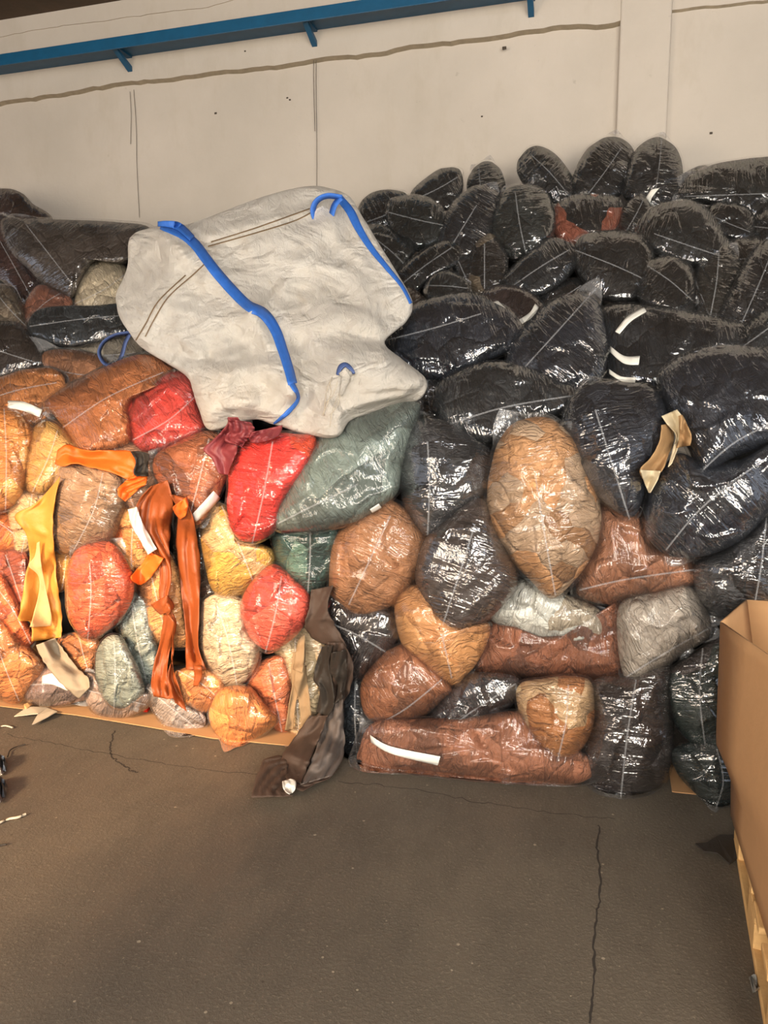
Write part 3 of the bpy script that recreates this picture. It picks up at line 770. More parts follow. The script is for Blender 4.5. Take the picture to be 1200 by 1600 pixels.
('wide black bag at the right edge below the plaster wall', (44, 48, 46), 0, '1074,292 1110,262 1180,250 1240,255 1240,320 1182,340 1130,322 1078,312', dict(group=GB)),
('sliver of black bag between the upright and the wide black bags', BK, 2, '1054,300 1070,272 1104,262 1100,300 1070,316', dict(group=GB, small=True)),
('small black bag just under the wide black bag', (44, 46, 46), 0, '1106,336 1124,316 1168,324 1178,360 1152,374 1118,360', dict(group=GB, small=True)),
('black bag with bright glints left of the bag with peeling film', (42, 42, 42), -1, '900,402 914,372 960,364 1004,372 1018,406 1000,458 960,468 922,450', dict(group=GB, tips=((898, 372),))),
('black bag with clear film folded on its left side', (44, 44, 44), -1, '1000,442 1016,412 1050,403 1078,420 1082,460 1072,490 1030,486 1002,470', dict(group=GB)),
('dark ragged bag behind the matt black bag at the right', (60, 58, 54), 1, '1084,440 1100,400 1132,388 1156,420 1146,460 1130,500 1090,495', dict(group=GB)),
('tall black bag leaning at the right edge', (42, 42, 44), -1, '1130,492 1150,440 1180,392 1215,374 1245,390 1245,500 1180,512', dict(group=GB)),
('charcoal bag behind the leaning black bag at the right', (58, 54, 50), 2, '1140,378 1195,372 1220,400 1180,430 1150,420', dict(group=GB, small=True)),
('crumpled black bag behind the peaked navy bag', (34, 34, 34), 2, '846,462 880,440 910,440 910,470 876,490 850,484', dict(group=GB, small=True)),
('navy bag at the right edge above the very large shiny one', (44, 50, 56), -2, '1162,520 1190,488 1240,480 1240,550 1190,556 1162,545', dict(group=GB)),
('small brown bag peeping between white bulk bag and black bags', (112, 88, 72), 1, '628,450 652,456 668,478 648,496 626,480', dict(group=GB, small=True)),
('black bag at the right edge under the wide one', BK, 1, '1176,345 1200,322 1245,325 1245,380 1190,378', dict(group=GB, small=True)),
('black bag half hidden below the diagonal black bag', (40, 40, 42), 1, '706,404 724,396 740,410 738,440 716,434', dict(group=GB, small=True)),
('dark bag in the gap under the right corner of the white bulk bag', (26, 26, 28), 3, '640,600 690,590 700,640 670,665 640,640', dict(group=GB, small=True)),
('dark bag deep between the leaning and folded film black bags', (36, 34, 32), 3, '1075,440 1110,430 1140,480 1130,520 1080,510', dict(group=GB, small=True)),
]
for lab, col, k, poly, op in BAGS:
    o = dict(op)
    if o.get('group') == GB: o.setdefault('dark', True)
    make_bag(lab, col, k, poly, **o)

# plain dark bags deep inside the heap, added to darken the gaps
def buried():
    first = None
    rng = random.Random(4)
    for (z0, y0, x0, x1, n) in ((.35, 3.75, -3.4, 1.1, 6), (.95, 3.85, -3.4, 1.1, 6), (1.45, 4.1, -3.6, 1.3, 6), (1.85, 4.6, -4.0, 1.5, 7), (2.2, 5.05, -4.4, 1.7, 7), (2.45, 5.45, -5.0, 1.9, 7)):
        for i in range(n):
            x = x0 + (x1 - x0) * (i + .5) / n
            if first is None:
                NA, NB = 28, 14
                V = [(0, 0, -.3)] ; F = []
                for r in range(1, NB):
                    th = math.pi * r / NB
                    for a in range(NA):
                        ph = 2 * math.pi * a / NA
                        k = 1 + .05 * math.sin(3 * ph + r) + .03 * math.sin(7 * ph + 2 * r)
                        sx = abs(math.sin(th)) ** .7
                        V.append((.36 * sx * math.cos(ph) * k, .30 * sx * math.sin(ph) * k, -.3 * math.cos(th)))
                V.append((0, 0, .3))
                F += [(0, 1 + (a + 1) % NA, 1 + a) for a in range(NA)]
                for r in range(NB - 2):
                    for a in range(NA):
                        F.append((1 + r * NA + a, 1 + r * NA + (a + 1) % NA, 1 + (r + 1) * NA + (a + 1) % NA, 1 + (r + 1) * NA + a))
                F += [(len(V) - 1, 1 + (NB - 2) * NA + a, 1 + (NB - 2) * NA + (a + 1) % NA) for a in range(NA)]
                first = mesh_obj('plastic_bag', V, F, simple('gap_dark_film', (30, 29, 28), .35, .3, 9))
                o = first
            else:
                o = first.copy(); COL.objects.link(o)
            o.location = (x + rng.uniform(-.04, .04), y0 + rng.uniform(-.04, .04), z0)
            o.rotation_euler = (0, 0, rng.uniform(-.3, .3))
            tag(o, 'dark filler bag added behind the visible bags to darken the gaps', 'bag', 'filler bags added inside the heap')
buried()

# ------------------------------------------------------------------ white bulk bag
def white_material():
    m, nt, out = new_mat('woven_polypropylene')
    uv = N(nt, 'UVMap').outputs[0]
    big = noise(nt, uv, 2.2, 5, .6, .5)
    mid = noise(nt, uv, 9, 4, .6, .6)
    c = ramp(nt, big, [(.3, lin((220, 212, 200))), (.7, lin((234, 228, 218)))])
    c = mixc(nt, ramp(nt, mid, [(.55, g1(0)), (.8, g1(.35))]), c, lin((196, 176, 148)))
    a = noise(nt, mapping(nt, uv, (1, 1.5, 1), (0, 0, .6)), 3.6, 3, .5, .9)
    a = mathn(nt, 'ABSOLUTE', mathn(nt, 'SUBTRACT', a, .5))
    b = noise(nt, mapping(nt, uv, (1.6, 1, 1), (0, 0, -.4)), 15.0, 4, .6, .8)
    b = mathn(nt, 'ABSOLUTE', mathn(nt, 'SUBTRACT', b, .5))
    w1 = N(nt, 'TexWave'); setin(w1, Scale=95.0); nt.links.new(uv, w1.inputs['Vector'])
    w2 = N(nt, 'TexWave'); w2.bands_direction = 'Y'; setin(w2, Scale=95.0); nt.links.new(uv, w2.inputs['Vector'])
    h = mathn(nt, 'ADD', mathn(nt, 'MULTIPLY', a, 2.0), mathn(nt, 'MULTIPLY', b, .5))
    h = mathn(nt, 'ADD', h, mathn(nt, 'MULTIPLY', mathn(nt, 'ADD', w1.outputs['Fac'], w2.outputs['Fac']), .03))
    p = N(nt, 'BsdfPrincipled'); nt.links.new(c, p.inputs['Base Color']); setin(p, Roughness=.5)
    nt.links.new(bump(nt, h, 1.0, .05), p.inputs['Normal'])
    nt.links.new(p.outputs[0], out.inputs[0])
    return m
WHITE = white_material()
STRAP = simple('blue_webbing', (48, 104, 190), .6, .3, 60, .25, coord='UV')
NAVYSTRAP = simple('dark_blue_webbing', (66, 84, 130), .6, .3, 60, .2, coord='UV')
STITCH = simple('brown_stitching', (120, 98, 70), .8)

poly = '206,368 250,355 290,352 360,326 430,302 494,291 540,305 566,345 600,400 640,468 636,500 600,534 626,560 660,590 654,622 600,640 545,656 520,682 470,676 425,662 395,655 330,672 312,640 303,610 297,590 262,568 222,545 205,518 186,490 182,462 198,420'
P = np.array(pts(poly)); NA, NR, NB = 260, 90, 14
O = catmull(P, NA, True, .5)
if ((O[:, 0] * np.roll(O[:, 1], -1) - np.roll(O[:, 0], -1) * O[:, 1]).sum()) < 0: O = O[::-1]
c = np.array([420., 470.])
aa = np.linspace(0, 2 * np.pi, NA, endpoint=False)
O = c + (O - c) * (1 + .010 * (vnoise(aa * 9, aa * 0, 5) - .5))[:, None]
rf = np.sin(np.linspace(0, 1, NR)[1:] * np.pi / 2)
G = c + (O - c)[None] * rf[:, None, None]
mpp = 4.1 / F_PX
U, Vv = (G[..., 0] - c[0]) * mpp, (G[..., 1] - c[1]) * mpp
H = .20 * (1 - rf ** 3.0)[:, None] ** .5 + 0 * U
def fold(x0, y0, x1, y1, amp, w, skew=0.0):
    a, b = np.array([x0, y0]), np.array([x1, y1]); d = b - a; L = np.hypot(*d); d = d / L
    q = G - a
    t = (q @ d) / L; s = q @ np.array([-d[1], d[0]])
    end = np.clip(1 - np.maximum(0, np.maximum(-t, t - 1)) * 5, 0, 1) ** 2
    pr = np.exp(-(s / w) ** 2) if not skew else np.where(s * skew > 0, np.exp(-(s / w) ** 2), np.exp(-(s / (w * 3.2)) ** 2))
    return amp * pr * end
for f in ((250, 350, 395, 485, .10, 22), (395, 485, 455, 600, .11, 20), (540, 310, 640, 470, .06, 16, 1),
          (300, 404, 200, 520, .05, 26), (225, 545, 330, 560, -.05, 12), (330, 560, 460, 540, -.05, 10, 1),
          (300, 590, 420, 560, .07, 30), (480, 470, 600, 530, .06, 18, -1), (470, 520, 470, 660, -.06, 14), (520, 540, 510, 670, .08, 20, 1),
          (600, 530, 500, 520, -.05, 14), (660, 592, 530, 560, .08, 24), (640, 620, 540, 650, -.04, 12),
          (330, 372, 500, 330, .03, 9), (210, 400, 300, 430, -.03, 20), (350, 480, 300, 540, .04, 14, 1),
          (440, 400, 560, 450, .025, 14, 1), (400, 360, 470, 420, .02, 10, -1), (500, 360, 590, 430, .02, 10, 1),
          (345, 600, 440, 640, .05, 16, 1), (320, 640, 400, 610, .05, 14), (360, 520, 440, 560, -.03, 12), (560, 490, 500, 580, .035, 10, 1),
          (240, 470, 330, 500, .03, 16, -1), (560, 600, 640, 590, .03, 8), (550, 620, 620, 610, .025, 8)):
    H = H + fold(*f)
wx = vnoise(U * 5, Vv * 5, 31) * .7
rgw = np.random.RandomState(12)
for nn_, am in ((60, .42), (420, .34)):
    sx, sy = rgw.uniform(U.min(), U.max(), nn_), rgw.uniform(Vv.min(), Vv.max(), nn_)
    uu, vv = U + .05 * (vnoise(U * 6, Vv * 6, 41) - .5), Vv + .05 * (vnoise(U * 6, Vv * 6, 42) - .5)
    dd = np.full(U.shape, 9.0)
    for a_, b_ in zip(sx, sy): dd = np.minimum(dd, (uu - a_) ** 2 + ((vv - b_) * .8) ** 2)
    dd = np.sqrt(dd); H = H + am * (dd - dd.mean()) * (1 - rf ** 6)[:, None]
H = H + (.035 * (ridge(U * 3.3 + wx, Vv * 3.3 - wx, 21) ** 2 - .4) + .016 * (ridge(U * 9 + wx, Vv * 9 + wx, 22) ** 2 - .4)
         + .007 * ridge(U * 26 + 2 * wx, Vv * 26, 23) ** 2 + .05 * (vnoise(U * 2.5, Vv * 2.5, 24) - .5)) * (1 - rf ** 8)[:, None]
vdir = rays(*c); vdir /= np.linalg.norm(vdir)
def wplace(G, H):
    X = on_y(G[..., 0], G[..., 1], np.interp(G[..., 1], [290, 350, 450, 550, 620, 690], [4.35, 4.15, 3.80, 3.42, 3.20, 3.06])) - vdir * H[..., None]
    return X
rb = np.cos(np.linspace(0, 1, NB)[1:] * np.pi / 2)[:-1]
Gb = c + (O - c)[None] * rb[:, None, None]
Hb = -.20 * (1 - rb ** 2.3)[:, None] ** .6 + np.zeros((1, NA))
X = np.concatenate([wplace(c[None], H[:1].mean(1)), wplace(G, H).reshape(-1, 3), wplace(Gb, Hb).reshape(-1, 3), wplace(c[None], np.array([-.2]))])
Gx = np.concatenate([c[None], G.reshape(-1, 2), Gb.reshape(-1, 2), c[None]])
FA = polar_faces(NR, NA, NB - 1)
worg = X.mean(0); worg[2] = X[:, 2].min()
wroot = empty('bulk_bag', worg, 'crumpled white woven bulk bag with blue lifting straps lying on the heap', 'bulk bag')
mesh_obj('sack', X, FA, WHITE, wroot, origin=worg, uv=(Gx - c) * mpp)
nf = 1 + (NR - 1) * NA
WF = [f for f in FA if max(f) < nf]
add_surface(X[:nf], WF)
WB = BVHTree.FromPolygons(X[:nf].tolist(), WF)

def strap(name, path, w, mat=STRAP, bvh=WB, off=.006, n=60, label=None, across=4, solid=.005):
    p = arclen(catmull(pts(path), 80, closed=False), n)
    dv = np.gradient(p, axis=0); nn = np.stack([-dv[:, 1], dv[:, 0]], -1); nn /= np.hypot(*nn.T)[:, None] + 1e-9
    wv = np.interp(np.linspace(0, 1, n), np.linspace(0, 1, len(w)), w)[:, None] / 2
    return ribbon(name, p + nn * wv, p - nn * wv, bvh, off, mat, wroot, worg, across=across, solid=solid, fill=True, label=label)
strap('strap', '252,352 285,366 305,382 320,402 340,428 365,456 388,478 412,490 430,515 442,548 452,580 457,600', [13, 15, 16, 16, 16, 15, 14])
strap('strap', '247,350 262,350 280,354 300,372', [8, 12, 10], off=.05)
strap('strap_end', '456,600 466,622 452,642 428,662', [8, 4, 7, 3], n=40, label='frayed light blue end of the strap')
strap('strap', '530,309 547,330 560,356 580,388 606,420 628,447 642,474', [11, 13, 10, 8, 5, 4])
def loop(name, path, w, y, mat):
    """a free standing loop of webbing: a band with real width and its own curve in depth"""
    p = arclen(catmull(pts(path), 90, closed=False), 60)
    dv = np.gradient(p, axis=0); nn = np.stack([-dv[:, 1], dv[:, 0]], -1); nn /= np.hypot(*nn.T)[:, None] + 1e-9
    A = on_y(p[:, 0] + nn[:, 0] * w / 2, p[:, 1] + nn[:, 1] * w / 2, y)
    B = on_y(p[:, 0] - nn[:, 0] * w / 2, p[:, 1] - nn[:, 1] * w / 2, y + .035)
    V = np.stack([A, B], 1).reshape(-1, 3)
    F = [(2 * i, 2 * i + 1, 2 * i + 3, 2 * i + 2) for i in range(59)]
    return mesh_obj(name, V, F, mat, wroot, origin=worg, uv=np.stack([np.repeat(np.arange(60) * .01, 2), np.tile([0, .03], 60)], -1), solid=.005)
loop('strap_loop', '534,309 512,306 495,314 489,330 497,348 510,351 517,338 523,320 533,309', 8, 3.98, STRAP)
loop('strap_loop', '203,520 180,524 162,535 155,552 164,568 180,570 190,556 196,535 203,522', 5, 3.50, NAVYSTRAP)
for s in ('227,526 242,497 264,463 303,428 322,410', '212,532 228,505 248,470 290,430', '325,385 403,363 460,345 488,331', '330,378 400,356 484,326'):
    strap('stitching', s, [1.8], STITCH, off=.004, across=2, solid=.001)
rngf = random.Random(9)
GRS_T = simple('thread', (190, 178, 158), .8)
for i in range(5):
    x0, y0 = 520 + rngf.uniform(-6, 24), 610 + rngf.uniform(-30, 10)
    strap('loose_thread', f'{x0},{y0} {x0 + rngf.uniform(-10, 6)},{y0 + 22} {x0 - rngf.uniform(4, 22)},{y0 + rngf.uniform(35, 62)}', [.8], GRS_T, off=.010, n=16, across=2, solid=.001)
strap('tie', '528,586 532,574 540,570 550,578 553,584', [5, 7, 6, 4], NAVYSTRAP, off=.012, n=20)
strap('tie', '534,580 540,590 536,606 532,618', [12, 14, 8, 5], WHITE, off=.016, n=20)

# ------------------------------------------------------------------ hanging leather
HB = BVHTree.FromPolygons(np.concatenate(SURF_V).tolist(), SURF_F)
def hide_mat(c, back=None, rough=.55):
    m, nt, out = new_mat('leather')
    uv = N(nt, 'TexCoord').outputs['Object']
    f = noise(nt, uv, 7, 4, .6); g = noise(nt, uv, 160, 3, .6)
    base = np.array(lin(c)[:3])
    col = mixc(nt, f, tuple(base * .82) + (1,), tuple(np.minimum(base * 1.15, 1)) + (1,))
    p = N(nt, 'BsdfPrincipled'); nt.links.new(col, p.inputs['Base Color']); setin(p, Roughness=rough)
    h = mathn(nt, 'ADD', mathn(nt, 'MULTIPLY', f, 3.0), mathn(nt, 'MULTIPLY', g, .3))
    nt.links.new(bump(nt, h, .5, .006), p.inputs['Normal'])
    nt.links.new(p.outputs[0], out.inputs[0])
    return m
DRV, DRF, DRB = [], [], [None]
def drape(A, B, mat, root=None, name='piece', off=.02, fold=.012, waves=2.5, seed=1, n=46, across=15, label=None, lie=False, blur=6):
    A = arclen(catmull(pts(A), 60, closed=False), n); B = arclen(catmull(pts(B), 60, closed=False), n)
    D = np.full((n, across), np.nan)
    T_ = np.linspace(0, 1, across)
    Pp = A[:, None] + (B - A)[:, None] * T_[None, :, None]
    W = np.hypot(*(B - A).T)[:, None]
    # ragged edges
    jit = .05 * (vnoise(np.arange(n) * .35, np.zeros(n) + seed, seed) - .5)
    Pp = Pp + (B - A)[:, None] * (jit[:, None] * (np.abs(T_ - .5) * 2)[None] ** 3)[..., None]
    for i in range(n):
        for j in range(across):
            d = rays(*Pp[i, j]); d /= np.linalg.norm(d)
            h = HB.ray_cast(Vector(CAM), Vector(d))
            t = h[3] if h[0] is not None else 9e9
            if DRB[0] is not None:
                h = DRB[0].ray_cast(Vector(CAM), Vector(d))
                if h[0] is not None: t = min(t, h[3])
            tf = (0.012 - CAM[2]) / d[2] if d[2] < 0 else 9e9
            D[i, j] = min(t, tf - .0)
            if lie: D[i, j] = tf
    if not lie:
        for _ in range(3):
            good = D < np.percentile(D[D < 1e8], 25) + .22
            good &= D > np.percentile(D[D < 1e8], 25) - .6
        idx = np.argwhere(good)
        for i, j in np.argwhere(~good):
            k = (np.abs(idx - [i, j]) * [1, 2]).sum(1).argmin(); D[i, j] = D[tuple(idx[k])]
    for _ in range(blur):
        E = D.copy(); E[1:-1] = np.minimum(D[1:-1], (D[:-2] + D[2:]) / 2); E[:, 1:-1] = np.minimum(E[:, 1:-1], (E[:, :-2] + E[:, 2:]) / 2); D = E
    ii, jj = np.meshgrid(np.arange(n) / n, T_, indexing='ij')
    WV = waves * np.clip(W / 45, .45, 1.2)
    fo = fold * (np.sin(jj * WV * 2 * np.pi + seed + 2.2 * np.sin(ii * 3 + seed)) + .6 * np.sin(jj * WV * 4.3 + ii * 7 + seed * 2)
                 + .8 * (ridge(ii * 5 + seed, jj * 3, seed) - .5))
    fo = fo * np.minimum(1, W * .0027 / .10)
    D = D - min(off, .035) - np.abs(fo) * 1.0
    Dr = rays(Pp[..., 0], Pp[..., 1]); Dr /= np.linalg.norm(Dr, axis=-1)[..., None]
    V = (CAM + Dr * D[..., None]).reshape(-1, 3)
    V[:, 2] = np.maximum(V[:, 2], .008)
    F = [(i * across + j, i * across + j + 1, (i + 1) * across + j + 1, (i + 1) * across + j) for i in range(n - 1) for j in range(across - 1)]
    org = root.location if root else V.mean(0)
    k0 = len(DRV); DRV.extend(V.tolist()); DRF.extend([tuple(i + k0 for i in f) for f in F])
    DRB[0] = BVHTree.FromPolygons(DRV, DRF)
    return V, F, org, mat, name, label
def hang(label, cat, objname, pieces, group=None):
    built = [drape(**p) for p in pieces]
    allv = np.concatenate([b[0] for b in built])
    org = allv.mean(0); org[2] = allv[:, 2].min()
    if len(built) == 1:
        V, F, _, mat, nm, lb = built[0]
        return tag(mesh_obj(objname, V, F, mat, origin=org, solid=.003), label, cat, group)
    root = empty(objname, org, label, cat, group)
    for V, F, _, mat, nm, lb in built:
        o = mesh_obj(nm, V, F, mat, root, origin=org, solid=.003)
        if lb: o['label'] = lb
    return root
ORB = hide_mat((224, 104, 30)); RUS = hide_mat((142, 70, 28)); YEL = hide_mat((205, 138, 56)); SUE = hide_mat((216, 172, 116), rough=.9)
BUR = hide_mat((122, 48, 52)); DKB = hide_mat((70, 54, 44), rough=.75); DKG = hide_mat((96, 86, 80), rough=.9); BLK = hide_mat((42, 36, 30), rough=.7)
BEI = hide_mat((146, 120, 88), rough=.85); GRS = hide_mat((150, 136, 116), rough=.95); TAN = hide_mat((158, 124, 84), rough=.8); CRE = hide_mat((206, 190, 158), rough=.9)

hang('bright orange leather piece thrown across the taupe bag', 'leather', 'leather_hide', [
    dict(A='90,704 104,694 122,700 145,704 175,703 206,706 214,716', B='86,726 100,728 120,724 140,730 175,738 196,748 210,746', mat=ORB, name='sheet', seed=2, waves=1.2, fold=.014),
    dict(A='212,742 196,752 184,764 186,776', B='230,742 228,756 214,766 196,784', mat=ORB, name='flap', seed=5, waves=2, fold=.02)])
hang('small dark brown leather scrap at the right end of the bright orange piece', 'leather', 'leather_scrap', [
    dict(A='204,706 212,722 208,738 214,744', B='214,705 232,710 231,728 232,744', mat=BLK, seed=3, off=.03)])
hang('rust orange leather hide hanging in long torn strips', 'leather', 'leather_hide', [
    dict(A='236,760 214,786 210,826 230,860 248,880 249,930 256,962 250,1000 240,1040 236,1064 240,1088', B='262,750 270,796 264,850 268,900 262,940 276,975 264,1020 262,1056 268,1076 272,1090 262,1092', mat=RUS, name='strip', seed=4, waves=1.8, fold=.03, off=.045, n=70),
    dict(A='264,772 278,800 276,860 284,930 290,990 290,1046', B='288,776 304,818 312,880 311,960 310,1010 322,1046', mat=RUS, name='strip', seed=7, waves=1.5, fold=.022, off=.05, n=60),
    dict(A='262,960 272,1010 262,1062 274,1098', B='276,975 268,1030 282,1080 292,1112', mat=RUS, name='strip', seed=8, waves=1, fold=.01, off=.035),
    dict(A='302,1040 304,1056 302,1072', B='316,1040 316,1056 309,1072', mat=RUS, name='strip', seed=9, waves=1, fold=.006, off=.03, n=14, across=6),
    dict(A='232,862 222,880 205,902 216,914', B='256,872 240,896 230,908 220,914', mat=ORB, name='strip', seed=10, waves=1, fold=.01, off=.03, n=24, label='brighter orange tip'),
    dict(A='236,944 250,960 258,954', B='262,930 272,946 262,962', mat=RUS, name='strip', seed=12, waves=1, fold=.015, off=.06, n=20),
    dict(A='270,792 272,800 282,812', B='292,776 294,790 290,806', mat=ORB, name='strip', seed=13, waves=2, fold=.02, off=.06, n=20)])
hang('white paper tag lying on the hanging rust orange hide', 'tag', 'paper_tag', [
    dict(A='200,796 206,822 220,846 231,867', B='214,792 222,816 234,838 245,858', mat=PAPER, off=.10, fold=.002, waves=.8, seed=2)])
hang('long yellow leather hide hanging at the left with a pale suede panel', 'leather', 'leather_hide', [
    dict(A='88,752 56,786 22,806 40,832 46,866 40,900 30,955 28,970 48,972 50,1002', B='94,744 84,790 82,822 85,860 90,920 96,958 97,985 96,988 97,990 96,996', mat=YEL, name='sheet', seed=3, waves=.9, fold=.010, off=.04, n=70),
    dict(A='58,848 54,870 44,884 60,900 60,930 46,980', B='62,846 64,880 68,900 74,930 80,960 80,978', mat=SUE, name='suede_panel', seed=3, waves=.6, fold=.003, off=.13, n=40, label='pale suede side')])
hang('grey beige suede flap hanging at the bottom left under the yellow hide', 'leather', 'leather_scrap', [
    dict(A='56,1008 66,1030 82,1052 102,1074 124,1092', B='86,997 104,1022 122,1044 138,1060 140,1074', mat=GRS, seed=6, waves=.8, fold=.005, off=.03)])
hang('crumpled burgundy leather scraps spilling from under the white bulk bag', 'leather', 'leather_hide', [
    dict(A='356,652 354,664 336,684 318,702 330,716 342,740', B='372,652 378,668 372,690 370,706 362,724 356,742', mat=BUR, name='fold', seed=3, waves=1.3, fold=.018, off=.04),
    dict(A='356,654 358,672 352,684 356,692 372,694', B='392,660 398,674 384,690 378,698 380,700', mat=BUR, name='fold', seed=8, waves=2.4, fold=.025, off=.07),
    dict(A='392,676 390,690 400,692', B='442,664 436,680 414,690', mat=BUR, name='fold', seed=5, waves=1.8, fold=.018, off=.05, n=24)])
hang('tan leather piece with pale suede back hanging between navy bags', 'leather', 'leather_hide', [
    dict(A='1034,664 1030,690 1016,716 1000,732 1004,748', B='1052,660 1052,690 1044,712 1034,736 1028,738', mat=TAN, name='sheet', seed=3, waves=1.1, fold=.012, off=.04),
    dict(A='1000,734 1006,752 1014,770', B='1032,736 1026,752 1016,770', mat=CRE, name='flap', seed=4, waves=1, fold=.006, off=.03, n=20, label='pale suede underside'),
    dict(A='1034,650 1042,662 1056,680 1052,700 1044,730', B='1058,640 1066,652 1064,668 1060,696 1050,724', mat=CRE, name='rolled_edge', seed=5, waves=1.5, fold=.012, off=.06, n=30, label='pale suede underside'),
    dict(A='1060,650 1062,680 1056,700', B='1066,648 1080,678 1078,696', mat=TAN, name='flap', seed=7, waves=2.0, fold=.02, off=.04, n=24)])
hang('wide beige suede strip with a torn slot hanging left of the dark brown hide', 'leather', 'leather_hide', [
    dict(A='458,1020 455,1050 456,1072 450,1110 445,1142', B='476,1012 474,1050 470,1070 462,1100 458,1140', mat=BEI, name='strip', seed=3, waves=.9, fold=.006, off=.04),
    dict(A='462,1044 460,1070 466,1090 470,1128 466,1140', B='478,1040 480,1062 485,1100 486,1130 478,1142', mat=BEI, name='strip', seed=6, waves=.9, fold=.008, off=.05)])
hang('short beige scrap folded over above the wide beige suede strip', 'leather', 'leather_scrap', [
    dict(A='466,1000 462,1025 458,1046', B='476,990 477,1024 472,1052', mat=BEI, seed=5, waves=1, fold=.008, off=.075, n=20)])
hang('dark brown leather hide trailing from the stack down onto the floor', 'leather', 'leather_hide', [
    dict(A='486,922 482,955 476,975 486,995 500,1004', B='520,915 512,950 528,985 540,1008 540,1012', mat=DKB, name='strip', seed=11, waves=1, fold=.012, off=.03),
    dict(A='512,1004 506,1040 498,1070 502,1100 488,1130 470,1160 446,1180', B='536,1004 552,1040 546,1080 536,1100 532,1130 520,1170 500,1200', mat=DKB, name='strip', seed=4, waves=1.9, fold=.038, off=.06, n=60),
    dict(A='512,1110 500,1150 486,1190 470,1226', B='536,1084 537,1130 537,1180 520,1212', mat=DKG, name='sheet', seed=9, waves=1.5, fold=.03, off=.09, label='grey brown suede side'),
    dict(A='504,1010 496,1030 490,1060 500,1080 494,1112', B='520,1008 514,1040 520,1070 522,1102 512,1120', mat=BLK, name='strip', seed=2, waves=1.4, fold=.014, off=.10),
    dict(A='518,1020 516,1050 528,1070 524,1100', B='540,1015 542,1050 540,1070 538,1090', mat=BLK, name='strip', seed=7, waves=1.2, fold=.014, off=.11),
    dict(A='484,1118 462,1150 442,1180 436,1200 444,1216', B='512,1118 500,1150 488,1180 478,1205 470,1226', mat=DKB, name='strip', seed=6, waves=1, fold=.012, off=.10),
    dict(A='436,1180 412,1188 404,1206 396,1228 391,1246', B='446,1184 450,1200 448,1214 444,1232 456,1244', mat=DKB, name='end_flap', seed=5, waves=1.8, fold=.02, off=.05, lie=True, n=30),
    dict(A='444,1222 470,1236 476,1232', B='470,1205 505,1220 530,1200', mat=DKB, name='end_flap', seed=3, waves=1.2, fold=.012, off=.03, lie=True, n=30)])
hang('small white paper wad in the fold of the dark brown hide on the floor', 'paper', 'paper_wad', [
    dict(A='441,1221 442,1230 447,1238 452,1241', B='454,1217 461,1220 462,1230 458,1238', mat=PAPER, off=.13, fold=.02, waves=2.1, seed=4, n=20, across=12)])

# ------------------------------------------------------------------ things on the floor
CARD = simple('cardboard', (176, 134, 92), .85, .12, 30, .07)
def sheet(label, poly, name, mat, z=.006, th=.004, cat='cardboard', curl=0.0, obj=None):
    P = arclen(pts(poly) + [pts(poly)[0]], 60)[:-1]
    X = on_z(P[:, 0], P[:, 1], z); n = len(X)
    if curl: X[:, 2] += curl * np.abs(np.sin(np.arange(n) / n * 6.28 * 1.5))
    V = np.concatenate([X, X + [0, 0, th]])
    F = [tuple(range(n))[::-1], tuple(range(n, 2 * n))] + [(i, (i + 1) % n, n + (i + 1) % n, n + i) for i in range(n)]
    o = X.mean(0); o[2] = V[:, 2].min()
    return tag(mesh_obj(name, V, F, mat, origin=o, smooth=False), label, cat)
sheet('long flattened cardboard sheet under the left bags', '-60,1092 0,1104 120,1118 230,1136 330,1154 455,1166 470,1140 300,1060 -60,1020', 'cardboard_sheet', CARD)
sheet('small piece of cardboard under the dark teal bag', '1044,1196 1050,1238 1110,1244 1120,1200', 'cardboard_sheet', CARD)
LG = simple('pale_leather', (196, 182, 160), .7, .2, 20, .08)
sheet('pale hook shaped leather offcut on the floor at the left', '22,1120 44,1109 74,1107 90,1115 76,1124 50,1133 60,1119 40,1121', 'leather_scrap', LG, z=.012, th=.003, cat='scrap', curl=.012)
sheet('small cream crumb on the edge of the cardboard sheet', '38,1106 44,1104 47,1109 42,1112', 'leather_scrap', SUE, z=.012, th=.02, cat='scrap')
sheet('tiny bright red scrap on the cardboard sheet under the sage bags', '222,1106 229,1104 234,1109 230,1113 223,1112', 'leather_scrap', hide_mat((220, 40, 20)), z=.012, th=.018, cat='scrap')
for lab, s, r in (('thin pale curl of trimming at the left edge nearest the heap', '-4,1137 8,1134 20,1137', .004), ('thin dark wire of trimming lying left on the bare floor', '12,1182 16,1172 28,1166 40,1163', .003),
                  ('long grey strand lying at the lower left edge', '-6,1288 12,1280 28,1277 40,1272', .005), ('short dark strand at the left edge below the long grey one', '-4,1322 4,1320 10,1319', .004)):
    p = catmull(pts(s), 14, closed=False); X = on_z(p[:, 0], p[:, 1], .008)
    tag(tube('trimming', X, r, LG if 'dark' not in lab else BLK), lab, 'scrap')
